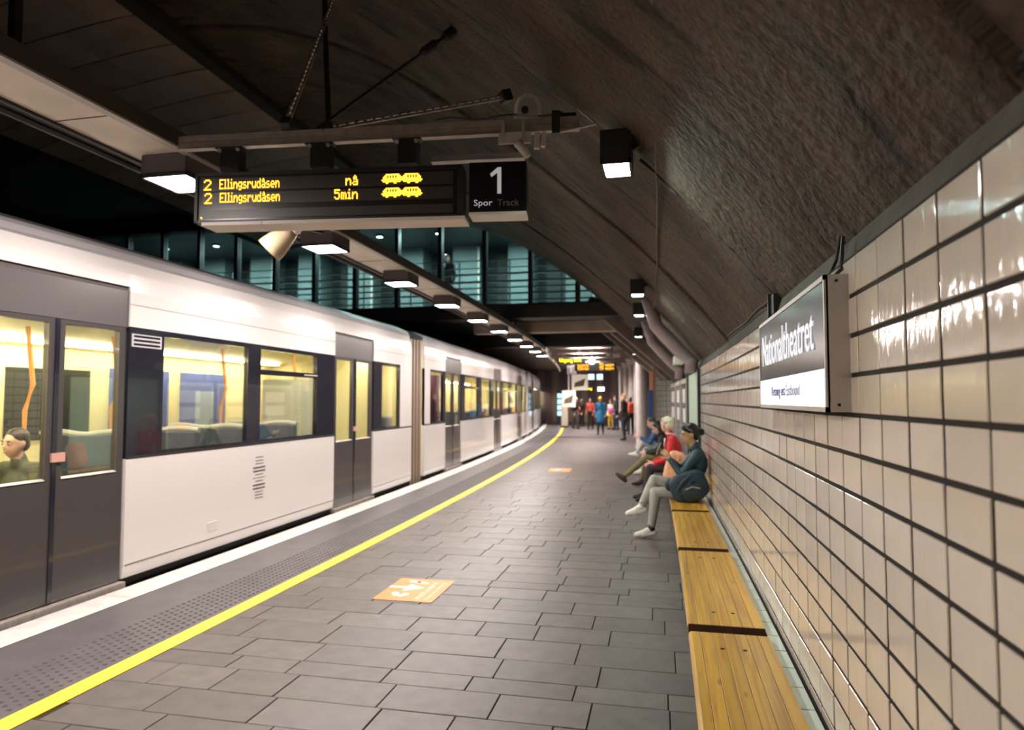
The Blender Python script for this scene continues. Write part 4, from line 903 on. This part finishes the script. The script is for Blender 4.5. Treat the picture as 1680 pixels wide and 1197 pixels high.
def person(label, loc, rz, J, mats, hair, group=None, voxel=.012, hairstyle='short', face=(0, 1, -.1), bulk=1.0, fem=False, coat=None, hoodc=None, curl=.6):
    """mats: dict top, bottom, skin, shoe.  J: joints in local metres, forward = +Y, the person's left = -X"""
    t = thing('person', label, 'person', loc, rz, group); B = Body(); TOP, BOT, SKN, SHO, COAT = range(5)
    pe, ch, ne, hd = V(J['pelvis']), V(J['chest']), V(J['neck']), V(J['head'])
    wv = pe.lerp(ch, .45)
    sw = V(J['sR']) - V(J['sL']); sx = sw.normalized(); upv = (ch - pe).normalized(); fw = upv.cross(sx)
    R = Matrix((sx, fw, upv)).transposed()
    b = bulk; cm = TOP
    B.ell(pe, (.155 * b, .115 * b, .11), BOT if not coat else COAT, R); B.ell(wv, (.135 * b, .10 * b, .15), cm, R); B.ell(ch, (.16 * b, .115 * b, .17), cm, R)
    if fem: B.ell(ch + fw * .06 - upv * .02, (.12, .065, .07), cm, R)
    B.cap(V(J['sL']), V(J['sR']), .062 * b, .062 * b, cm); B.cap(ch + upv * .1, ne, .085, .06, cm); B.cap(ne, hd - V((0, 0, .05)), .05, .048, SKN); B.cap(ne - upv * .02, ne + upv * .02, .062, .058, cm)
    for sd in 'LR':
        s_, e_, w_ = V(J['s' + sd]), V(J['e' + sd]), V(J['w' + sd])
        B.cap(s_, e_, .055 * b, .046 * b, cm); B.cap(e_, e_.lerp(w_, .92), .046 * b, .034 * b, cm); B.cap(e_.lerp(w_, .85), w_, .027, .025, SKN)
        hand(B, w_, e_, SKN, 1.0, J.get('curl' + sd, curl), J.get('side' + sd), J.get('palm' + sd))
        h_, k_, a_, o_ = V(J['h' + sd]), V(J['k' + sd]), V(J['a' + sd]), V(J['t' + sd])
        B.cap(h_, k_, .088 * b, .062 * b, BOT); B.cap(k_, k_.lerp(a_, .35), .062 * b, .060 * b, BOT); B.cap(k_.lerp(a_, .35), a_.lerp(k_, .12), .060 * b, .046 * b, BOT); B.cap(a_.lerp(k_, .1), a_, .036, .034, SHO); shoe(B, a_, o_, SHO)
    if coat: B.cap(pe + V((0, 0, .03)), pe - V((0, 0, coat)), .16 * b, .19 * b, COAT)
    # head
    f = V(face).normalized(); r = f.cross(V((0, 0, 1))).normalized(); u = r.cross(f).normalized(); H = Matrix((r, f, u)).transposed()
    hp = lambda x, y, z: hd + r * x + f * y + u * z
    B.ell(hp(0, -.012, .025), (.074, .094, .088), SKN, H); B.ell(hp(0, .018, -.04), (.060, .074, .078), SKN, H); B.cap(hp(0, .05, -.095), hp(0, .06, -.09), .026, .024, SKN)
    B.cap(hp(0, .088, .005), hp(0, .104, -.028), .010, .0135, SKN); B.cap(hp(-.03, .075, .026), hp(.03, .075, .026), .016, .016, SKN); B.cap(hp(-.014, .084, -.062), hp(.014, .084, -.062), .010, .010, SKN)
    for k in (-1, 1): B.ell(hp(k * .075, -.012, -.012), (.010, .022, .032), SKN, H)
    B.build('body', [mats['top'], mats['bottom'], mats['skin'], mats['shoe'], mats.get('coat', mats['top'])], t, voxel)
    def part(n, mb, m, sm=True): o = bpy.data.objects.new(n, mb.mesh(n, m, smooth=sm)); COL.objects.link(o); o.parent = t; return o
    for k in (-1, 1):
        part('eye', MB().ell(hp(k * .031, .082, .004), (.013, .008, .008), 8, 6, H), M_ivory); part('iris', MB().ell(hp(k * .031, .089, .004), (.006, .004, .006), 8, 6, H), M_dark)
        part('eyebrow', MB().bar(hp(k * .016, .093, .028), hp(k * .046, .083, .030), .008, .006), hair, False)
    part('mouth', MB().ell(hp(0, .090, -.064), (.021, .007, .007), 10, 6, H), skinm('lips', (.42, .12, .10)))
    # hair
    Bh = Body()
    if hairstyle != 'none':
        Bh.ell(hp(0, -.026, .042), (.083, .097, .088), 0, H); Bh.ell(hp(0, -.06, -.02), (.074, .055, .07), 0, H)
        if hairstyle == 'bun': Bh.ell(hp(0, -.135, .0), (.042, .042, .045), 0, H); Bh.cap(hp(-.05, .05, .085), hp(.05, .05, .085), .03, .03, 0)
        if hairstyle == 'long': Bh.cap(hp(-.06, -.04, .0), hp(-.07, -.03, -.17), .045, .04, 0); Bh.cap(hp(.06, -.04, 0), hp(.07, -.03, -.17), .045, .04, 0); Bh.cap(hp(0, -.07, 0), hp(0, -.08, -.18), .06, .05, 0)
        if hairstyle == 'fluffy':
            for a in range(9): Bh.ell(hp(.07 * math.cos(a * .7), -.03 + .065 * math.sin(a * .7), .055 + .02 * math.sin(a * 2)), (.036, .036, .036), 0, H)
            Bh.ell(hp(0, -.085, -.01), (.07, .04, .06), 0, H)
        if hairstyle == 'hat': Bh.cap(hp(0, -.02, .06), hp(0, -.025, .12), .098, .06, 0); Bh.cap(hp(0, -.015, .045), hp(0, -.015, .055), .104, .102, 0)
        Bh.build('hair' if hairstyle != 'hat' else 'hat', [hair], t, max(voxel, .008))
    return t, hp, part

def stand(h=1.72, step=.0, arms=.08, el=.0, lean=.0):
    k = h / 1.72; J = {}
    J['pelvis'] = (0, 0, .94 * k); J['chest'] = (0, lean * .6, 1.26 * k); J['neck'] = (0, lean, 1.45 * k); J['head'] = (0, .02 + lean * 1.2, 1.585 * k)
    for s_, x in (('L', -1), ('R', 1)):
        f = step * x
        J['s' + s_] = (x * .175 * k, lean * .9, 1.39 * k); J['e' + s_] = (x * .225 * k, -.03 - f * .35, 1.10 * k); J['w' + s_] = (x * .215 * k, .09 + el - f * .5 + arms * 0, .87 * k + el)
        J['h' + s_] = (x * .09 * k, 0, .90 * k); J['k' + s_] = (x * .095 * k, .02 + f * .6, .49 * k); J['a' + s_] = (x * .10 * k, f - .04, .085 * k + (0.03 if f < 0 else 0)); J['t' + s_] = (x * .12 * k, f + .12, .032)
    return J
jean_grey = cl('jeans_grey', (.40, .40, .37)); teal = cl('teal_jacket', (.020, .060, .075), .55); white_shoe = cl('white_shoe', (.78, .78, .72), .5); black_hair = mat('black_hair', (.008, .007, .008), .35); white_hair = mat('white_hair', (.80, .70, .56), .7)
red = cl('red_jacket', (.62, .02, .03), .7); blackc = cl('black_cloth', (.014, .013, .015)); plum = cl('plum_trousers', (.035, .022, .028)); olive = cl('olive_trousers', (.20, .17, .075)); brown_shoe = cl('brown_shoe', (.05, .03, .03), .5); paleden = cl('pale_denim', (.48, .55, .52)); navy = cl('navy_cloth', (.02, .035, .08))

# ---- the woman with the phone on the bench
J = dict(pelvis=(0, .02, .555), chest=(0, -.035, .84), neck=(0, -.01, 1.045), head=(0, .045, 1.20), sL=(-.165, -.03, .975), sR=(.165, -.03, .975), eL=(-.20, .15, .745), wL=(-.13, .28, .92), eR=(.20, .15, .77), wR=(.06, .31, .93),
         hL=(-.085, .03, .53), kL=(-.09, .44, .525), aL=(-.11, .50, .095), tL=(-.13, .665, .034), hR=(.085, .03, .55), kR=(.03, .46, .655), aR=(-.10, .615, .345), tR=(-.12, .765, .275), curlL=.75, curlR=.5, sideL=(.3, .2, 1), sideR=(0, .3, 1), palmL=(.8, .6, 0), palmR=(-.8, .5, 0))
wp = Vector((.31, 8.30, 0))
wt, hp, part = person('seated woman in dark teal jacket and grey jeans holding a phone', wp, math.pi / 2, J, dict(top=teal, bottom=jean_grey, skin=SK1, shoe=white_shoe), black_hair, voxel=.007, hairstyle='bun', face=(-.1, 1, -.22), fem=True, bulk=1.03)
part('sunglasses', MB().tube([hp(-.082, -.03, .03), hp(-.083, .03, .085), hp(-.04, .075, .115), hp(.04, .075, .115), hp(.083, .03, .085), hp(.082, -.03, .03)], .006, 6).ell(hp(-.04, .07, .115), (.03, .012, .02)).ell(hp(.04, .07, .115), (.03, .012, .02)), mat('sunglass_lens', (.5, .5, .55), .08, .6))
part('collar', MB().tube([(0.062 * math.cos(a), -.008 + .062 * math.sin(a), 1.03) for a in np.linspace(0, 2 * math.pi, 17)], .022, 8), teal)
part('sock', MB().cyl((-.11, .497, .085), .043, .07, 12), M_dark); part('sock', MB().cyl((-.085, .595, .36), .042, .05, 12), M_dark)
def rotp(base, p): return Vector((base.x - p[1], base.y + p[0], base.z + p[2]))
c = rotp(wp, (-.05, .40, 1.03)); ph = tag(obj('mobile_phone', MB().bbox(-.006, .006, -.038, .038, -.075, .075, .004), M_dark), 'black phone held up by the seated woman', 'phone'); ph.location = c; ph.rotation_euler = (0, .35, .3)
# backpack on the bench beside her
def squash(mb, c, r, p=3.2, n=24, m=16, rot=None):
    vs = []; fs = []
    for i in range(m + 1):
        t = math.pi * (i / m - .5)
        for k in range(n):
            a = 2 * math.pi * k / n; sg = lambda v: math.copysign(abs(v) ** (2 / p), v)
            q = Vector((r[0] * sg(math.cos(t)) * sg(math.cos(a)), r[1] * sg(math.cos(t)) * sg(math.sin(a)), r[2] * sg(math.sin(t)))); vs.append(Vector(c) + (rot @ q if rot else q))
    for i in range(m):
        for k in range(n): k2 = (k + 1) % n; fs.append((i * n + k, i * n + k2, (i + 1) * n + k2, (i + 1) * n + k))
    return mb.add(vs, fs)
M_bag = cl('backpack_blue', (.012, .040, .062), .6); M_bag2 = cl('backpack_strap', (.025, .04, .10), .6)
bp = thing('backpack', 'dark blue backpack lying on the bench beside the woman', 'backpack', (.24, 8.04, .45)); rb = Matrix.Rotation(-.35, 3, 'Y')
obj('bag_body', squash(MB(), (.24, 8.05, .625), (.215, .10, .165), 3.4, rot=rb), M_bag, bp, smooth=True)
obj('front_pocket', squash(MB(), (.29, 7.965, .57), (.13, .05, .10), 3, rot=rb), cl('backpack_dark', (.012, .03, .045), .6), bp, smooth=True)
obj('strap', MB().tube([(.10, 8.0, .50), (.12, 7.965, .60), (.17, 7.95, .68), (.25, 7.97, .75), (.32, 8.03, .79)], .02, 8), M_bag2, bp, smooth=True); obj('strap', MB().tube([(.16, 7.96, .52), (.20, 7.945, .60), (.26, 7.945, .68), (.33, 7.99, .74)], .016, 8), M_bag, bp, smooth=True)
obj('zip', MB().tube([(.20, 7.915, .60), (.27, 7.908, .635), (.36, 7.915, .62)], .005, 6), M_alu, bp); obj('side_flap', squash(MB(), (.06, 8.10, .63), (.085, .09, .075), 2.6), cl('flap_black', (.012, .014, .016), .6), bp, smooth=True)
# peach tote bag
tb = thing('tote_bag', 'peach coloured cloth bag between the woman and the man in red', 'bag', (.12, 9.6, .45)); M_peach = cl('peach_cloth', (.80, .42, .27))
obj('bag_body', squash(MB(), (.10, 9.6, .68), (.13, .12, .23), 3.5, rot=Matrix.Rotation(.25, 3, 'Y')), M_peach, tb, smooth=True); obj('handle', MB().tube([(.08, 9.47, .88), (.09, 9.46, .80), (.14, 9.46, .79), (.17, 9.47, .86)], .012, 6), M_peach, tb)

# ---- the man in red
J = dict(pelvis=(0, .03, .56), chest=(0, .085, .85), neck=(0, .15, 1.06), head=(0, .205, 1.215), sL=(-.19, .11, .985), sR=(.19, .11, .985), eL=(-.235, .17, .70), wL=(-.13, .40, .60), eR=(.235, .2, .70), wR=(.10, .42, .60), hL=(-.10, .03, .55), kL=(-.13, .46, .53), aL=(-.13, .50, .095), tL=(-.15, .665, .034), hR=(.10, .03, .55), kR=(.13, .47, .53), aR=(.14, .56, .095), tR=(.16, .72, .034), curl=.9)
mt_, hp, part = person('older seated man with white hair and bright red jacket', (.20, 11.15, 0), math.pi / 2, J, dict(top=red, bottom=plum, skin=SK2, shoe=blackc), white_hair, voxel=.010, hairstyle='fluffy', face=(.75, .8, -.05), bulk=1.08)
part('collar', MB().tube([(0.075 * math.cos(a), .135 + .07 * math.sin(a), 1.065 + .012 * math.sin(a)) for a in np.linspace(0, 2 * math.pi, 17)], .02, 8), mat('pink_lining', (.80, .52, .48), .7)); part('stripe', MB().tube([(-.07, .225, 1.0), (-.075, .232, .9), (-.07, .225, .8)], .018, 8), MATS['pink_lining'])
# ---- person with black hair and olive trousers
J = dict(pelvis=(0, .03, .56), chest=(0, .16, .80), neck=(0, .24, .96), head=(0, .30, 1.085), sL=(-.17, .19, .90), sR=(.17, .19, .90), eL=(-.22, .30, .66), wL=(-.10, .50, .63), eR=(.22, .3, .66), wR=(.1, .5, .63), hL=(-.09, .03, .55), kL=(-.12, .49, .545), aL=(-.14, .915, .175), tL=(-.14, 1.04, .235), hR=(.1, .03, .55), kR=(.12, .47, .53), aR=(.12, .60, .095), tR=(.13, .76, .034))
person('seated person with black hair and olive trousers, one leg stretched out', (.13, 13.0, 0), math.pi / 2, J, dict(top=blackc, bottom=olive, skin=SK2, shoe=brown_shoe), black_hair, voxel=.012, hairstyle='long', face=(0, 1, -.5))
# ---- person in pale jeans
J = dict(pelvis=(0, .03, .56), chest=(0, .2, .80), neck=(0, .28, .98), head=(0, .33, 1.12), sL=(-.17, .23, .93), sR=(.17, .23, .93), eL=(-.2, .36, .70), wL=(-.08, .56, .80), eR=(.2, .4, .70), wR=(.06, .57, .80), hL=(-.09, .03, .55), kL=(-.08, .50, .70), aL=(0, .64, .47), tL=(.02, .80, .44), hR=(.1, .03, .55), kR=(.10, .46, .54), aR=(.1, .55, .095), tR=(.1, .71, .034))
person('seated person in pale jeans and blue top, farthest on the bench', (.02, 14.9, 0), math.pi / 2, J, dict(top=cl('blue_top', (.04, .10, .26)), bottom=paleden, skin=SK2, shoe=white_shoe), mat('brown_hair', (.04, .025, .018), .5), voxel=.013, hairstyle='short', face=(0, 1, -.4))

# ---- people standing farther down the platform
def far(label, x, y, rz, J, top, bottom, hairm, style='short', shoe_=None, skin=SK2, coat=None, coatm=None, bulk=1.05, face=(0, 1, -.1)):
    return person(label, (x, y, 0), rz, J, dict(top=top, bottom=bottom, skin=skin, shoe=shoe_ or blackc, coat=coatm or top), hairm, 'people on the far platform', .018, style, coat=coat, bulk=bulk, face=face)
blond = mat('blond_hair', (.55, .33, .12), .6); brownh = MATS['brown_hair']; bluecoat = cl('blue_coat', (.02, .16, .34)); brownj = cl('brown_jacket', (.05, .035, .028)); yellow_h = mat('mustard', (.55, .36, .03), .7)
far('standing man with blond hair in dark brown jacket and navy jeans', -1.65, 27.4, 1.3, stand(1.86, .03, el=.05), brownj, navy, blond, 'fluffy', coat=.12, coatm=brownj)
t, hp, part = far('standing person in black carrying a red backpack, by the columns', -1.62, 32.2, .2, stand(1.74, .1), blackc, blackc, brownh)
part('backpack', squash(MB(), (0, -.22, 1.24), (.17, .12, .25), 3), mat('red_pack', (.75, .09, .05), .6))
far('walking person in a long blue coat and yellow hat', -2.98, 31.8, math.pi, stand(1.74, .14), bluecoat, blackc, yellow_h, 'hat', coat=.28, coatm=bluecoat)
t, hp, part = far('standing person in white top with a pink bag and yellow skirt', -2.95, 37.6, 2.6, stand(1.62, .05), cl('white_top', (.75, .70, .66)), cl('yellow_skirt', (.75, .50, .03)), brownh, 'long', coat=.12, coatm=cl('yellow_skirt', (.75, .5, .03)))
part('pink_bag', squash(MB(), (-.12, .2, 1.0), (.14, .08, .14), 3), mat('pink_bag', (.75, .05, .32), .6))
far('standing man in black jacket with blue scarf before the columns', -2.62, 36.6, 2.0, stand(1.82, .06), blackc, navy, brownh, bulk=1.15)
far('standing person in a red top and black trousers', -4.05, 37.4, 2.9, stand(1.70, .07), cl('coral_top', (.62, .10, .08)), blackc, brownh, 'long')
far('walking person in dark clothes with a white cap, nearest the kiosk', -4.9, 37.8, -1.9, stand(1.74, .2), blackc, cl('grey_trousers', (.06, .06, .06)), M_ivory, 'hat')
t, hp, part = far('person in black with a small red bag at the back', -4.95, 41.0, 2.4, stand(1.68, .05), blackc, blackc, brownh)
part('red_bag', squash(MB(), (.1, .2, 1.02), (.16, .1, .15), 3), MATS['red_pack'])
far('person in a pink top half hidden behind the round column', -1.9, 35.8, 2.7, stand(1.7, .02), cl('rose_top', (.55, .22, .24)), blackc, blond, 'long')
# someone behind the gallery glass
person('dark figure standing behind the gallery glass', (-5.75, 17.5, 3.86), 3.0, stand(1.70), dict(top=blackc, bottom=blackc, skin=SK3, shoe=blackc), black_hair, None, .018)
# passengers in the train
def pas(label, x, y, rz, top, hairm, skin): 
    J = dict(pelvis=(0, .02, .60), chest=(0, -.03, .88), neck=(0, 0, 1.09), head=(0, .04, 1.24), sL=(-.18, -.02, 1.02), sR=(.18, -.02, 1.02), eL=(-.22, .1, .78), wL=(-.1, .3, .72), eR=(.22, .1, .78), wR=(.1, .3, .72), hL=(-.1, .03, .58), kL=(-.1, .46, .56), aL=(-.1, .48, .15), tL=(-.1, .64, .09), hR=(.1, .03, .58), kR=(.1, .46, .56), aR=(.1, .5, .15), tR=(.1, .66, .09))
    person(label, (x, y, .0), rz, J, dict(top=top, bottom=blackc, skin=skin, shoe=blackc), hairm, 'passengers in the train', .018, 'short')
pas('passenger in a brown coat seated behind the nearest train door', TX - .9, 3.15, 0.2, cl('tan_coat', (.10, .085, .06)), brownh, SK2)
pas('passenger in a dark olive coat seated by the nearest train doors', TX - .75, 4.75, math.pi, cl('olive_coat', (.07, .075, .045)), brownh, SK2)
person('dark-dressed passenger standing at the second train door', (TX - .9 + s_of(9.5), 9.5, .05), -1.3, stand(1.78, .03), dict(top=blackc, bottom=navy, skin=SK3, shoe=blackc), black_hair, 'passengers in the train', .018)

# ================================================================== SIGNS AND FITTINGS OF THE FAR PLATFORM
def board(name, label, cat, cpx, cpy, Yd, wd, ht, casem, dep=.1):
    """flat panel facing the viewer at distance Yd, centred where the picture shows it"""
    d = _F + _R * (cpx - 840) / FPX - _U * (cpy - 598.5) / FPX; d = d / d[1]; p = np.array([0, 0, 1.6]) + d * Yd
    t = thing(name, label, cat, p); obj('casing', MB().bbox(p[0] - wd / 2, p[0] + wd / 2, Yd, Yd + dep, p[2] - ht / 2, p[2] + ht / 2, .01), casem, t)
    return t, Vector(p)
M_exit = emis('exit_yellow', (1, .80, .02), 3.0)
t, p = board('exit_sign', 'black hanging exit sign with yellow lettering', 'sign', 938, 592, 26, 1.08, .24, M_dark); place_text('lettering', 'Utgang Exit', M_exit, (p.x - .47, 25.995, p.z - .07), (1, 0, 0), (0, 0, 1), t, height=.17, width=.84); obj('hanger', MB().box(p.x - .3, p.x - .28, 26.03, 26.06, p.z + .12, 3.62).box(p.x + .28, p.x + .3, 26.03, 26.06, p.z + .12, 3.62), M_dark, t)
t, p = board('clock', 'round white lit clock hanging over the far platform', 'clock', 971, 592, 26.2, .02, .02, M_dark); obj('dial', MB().cyl((p.x, 26.18, p.z), .135, .05, 24, axis='Y'), emis('clock_face', (.9, 1, .96), 2.5), t); obj('rim', MB().tube([(p.x + .145 * math.cos(a), 26.2, p.z + .145 * math.sin(a)) for a in np.linspace(0, 2 * math.pi, 25)], .014, 6), M_dark, t); obj('hanger', MB().box(p.x - .012, p.x + .012, 26.2, 26.23, p.z + .14, 3.62), M_dark, t); obj('hands', MB().bar((p.x, 26.17, p.z), (p.x + .05, 26.17, p.z + .05), .012, .008).bar((p.x, 26.17, p.z), (p.x, 26.17, p.z + .1), .01, .008), M_dark, t)
t, p = board('departure_board', 'small departure board with amber text far down the platform', 'sign', 976, 601, 29, 1.75, .36, M_dark)
for k, (a, b) in enumerate(((.08, .55), (1.02, 1.18), (1.26, 1.6))):
    for r_ in range(2):
        mb = MB(); n = int((b - a) / .09) + 1
        px, wd = led_rows(['Ellings', '5', 'min'][k]); sx = (b - a) / wd
        for c_, q in px: u = p.x - .8 + a + c_ * sx; z = p.z + .12 - r_ * .14 - q * .018; mb.box(u - sx * .55, u + sx * .55, 28.99, 28.998, z - .009, z + .009)
        obj('led_text', mb, M_led, t)
obj('hanger', MB().box(p.x - .5, p.x - .47, 29.04, 29.07, p.z + .18, 3.6).box(p.x + .47, p.x + .5, 29.04, 29.07, p.z + .18, 3.6), M_dark, t)
t, p = board('track_sign', 'small grey track number sign below the exit sign', 'sign', 938, 607, 29, .42, .36, mat('sign_grey', (.32, .30, .30), .4)); place_text('number', '1', M_signw, (p.x - .05, 28.995, p.z - .1), (1, 0, 0), (0, 0, 1), t, height=.22)
for k, x in enumerate((970, 984)):
    t, p = board('hanging_screen', ['left pale blue screen hanging far down the platform', 'right pale blue screen hanging far down the platform'][k], 'screen', x, 618, 34, .36, .34, M_dark); obj('display', MB().box(p.x - .15, p.x + .15, 33.99, 33.998, p.z - .14, p.z + .14), emis('screen_blue%d' % k, (.55, .72, .85), 1.0), t)
for k, (x, y_, Yd, w_, h_) in enumerate(((951, 627, 31, .74, .72), (933, 654, 36, .72, .88))):
    t, p = board('map_sign', ['upper white map board hanging over the far platform', 'lower white map board beside the far track'][k], 'sign', x, y_, Yd, w_, h_, mat('map_white%d' % k, (.75, .68, .60), .5, emit=(.8, .72, .62), es=.2), .08)
    mb = MB(); a, b = w_ / 2, h_ / 2; mb.add([(p.x - a * .7, Yd - .004, p.z - b * .6), (p.x + a * .5, Yd - .004, p.z - b * .45), (p.x + a * .7, Yd - .004, p.z + b * .5), (p.x - a * .6, Yd - .004, p.z - b * .05)], [(0, 1, 2, 3)]); mb.add([(v[0], Yd - .001, v[2]) for v in mb.v[:4]], [(3, 2, 1, 0)]); obj('map_print', mb, mat('map_print%d' % k, (.14, .12, .07), .6), t)
    obj('hanger', MB().box(p.x - .02, p.x + .02, Yd + .02, Yd + .06, p.z + h_ / 2, 3.6), M_alu, t)
t, p = board('exit_sign', 'farther yellow exit sign over the crowd', 'sign', 962, 638, 40, .75, .2, M_dark); place_text('lettering', 'Utgang', M_exit, (p.x - .33, 39.995, p.z - .07), (1, 0, 0), (0, 0, 1), t, height=.15, width=.66)
t, p = board('lit_sign', 'white lit sign panel above the walking person in blue', 'sign', 986, 638, 40, .42, .28, M_dark); obj('display', MB().box(p.x - .19, p.x + .19, 39.99, 39.998, p.z - .12, p.z + .12), emis('white_panel', (.9, .97, 1), 1.8), t)
t, p = board('advert_column', 'tall advertising column with pale blue lit panels by the track', 'advert', 918, 664, 44, .38, 1.9, M_dark)
for k in range(4): obj('lit_panel', MB().box(p.x - .14, p.x + .14, 43.98, 43.995, p.z + .45 - k * .38, p.z + .74 - k * .38), MATS.get('adv') or emis('advert_blue', (.35, .62, .82), 1.2), t)
obj('stand', MB().box(p.x - .2, p.x + .2, 44, 44.2, 0, p.z - .94), M_dark, t)
t = thing('kiosk_pillar', 'cream white pillar standing beneath the map boards', 'pillar', (-5.75, 39.5, 0)); obj('shaft', MB().bbox(-5.98, -5.62, 39.5, 39.8, .08, 1.6, .03), mat('kiosk', (.62, .55, .48), .5), t); obj('foot', MB().bbox(-6.0, -5.6, 39.45, 39.85, 0, .08, .01), M_dark, t)
# round security cameras on a pole below the rib
t = thing('security_camera', 'pair of white cameras hanging on a thin pole by the columns', 'camera', (-1.55, 21.3, 3.0)); obj('pole', MB().tube([(-1.62, 21.3, 3.06), (-1.62, 21.3, 3.85)], .018, 8), M_dark, t); obj('dome', MB().ell((-1.72, 21.25, 3.04), (.085, .085, .085)), M_ivory, t, smooth=True); obj('box_camera', MB().bbox(-1.58, -1.36, 21.15, 21.35, 2.93, 3.06, .02), M_ivory, t); obj('arm', MB().bar((-1.5, 21.3, 3.05), (-1.1, 21.5, 3.2), .06, .04), M_ivory, t)
# info post: blue below, orange above
t = thing('info_post', 'slim post, blue below and orange above, before the small tiled wall', 'post', W(.1, 17.0, 0)); obj('blue_panel', MB().box(.0, .12, 16.9, 17.05, 0, 1.84, ny=1), mat('post_blue', (.02, .06, .18), .4), t, bent=True); obj('orange_panel', MB().box(.04, .12, 16.9, 17.05, 1.84, 2.3), mat('post_orange', (.60, .22, .14), .5), t, bent=True); obj('upright', MB().box(.12, .19, 16.92, 17.05, 0, 3.0), mat('post_brown', (.24, .16, .12), .5), t, bent=True)
# mauve striped hoarding closing the far platform
hw = tag(obj('wall_hoarding', MB().box(-5.9, 1.2, 46.4, 46.6, 0, 3.8), mat('hoarding', (.30, .23, .28), .5, noise=.2, nscale=2), bent=True), 'mauve panelled wall closing the far platform', kind='structure')
for k in range(14): obj('panel', MB().box(-5.8 + k * .5, -5.42 + k * .5, 46.34, 46.4, .1, 3.6), mat('hoard_panel%d' % (k % 2), ((.44, .36, .40), (.24, .18, .26))[k % 2], .5), hw, bent=True)
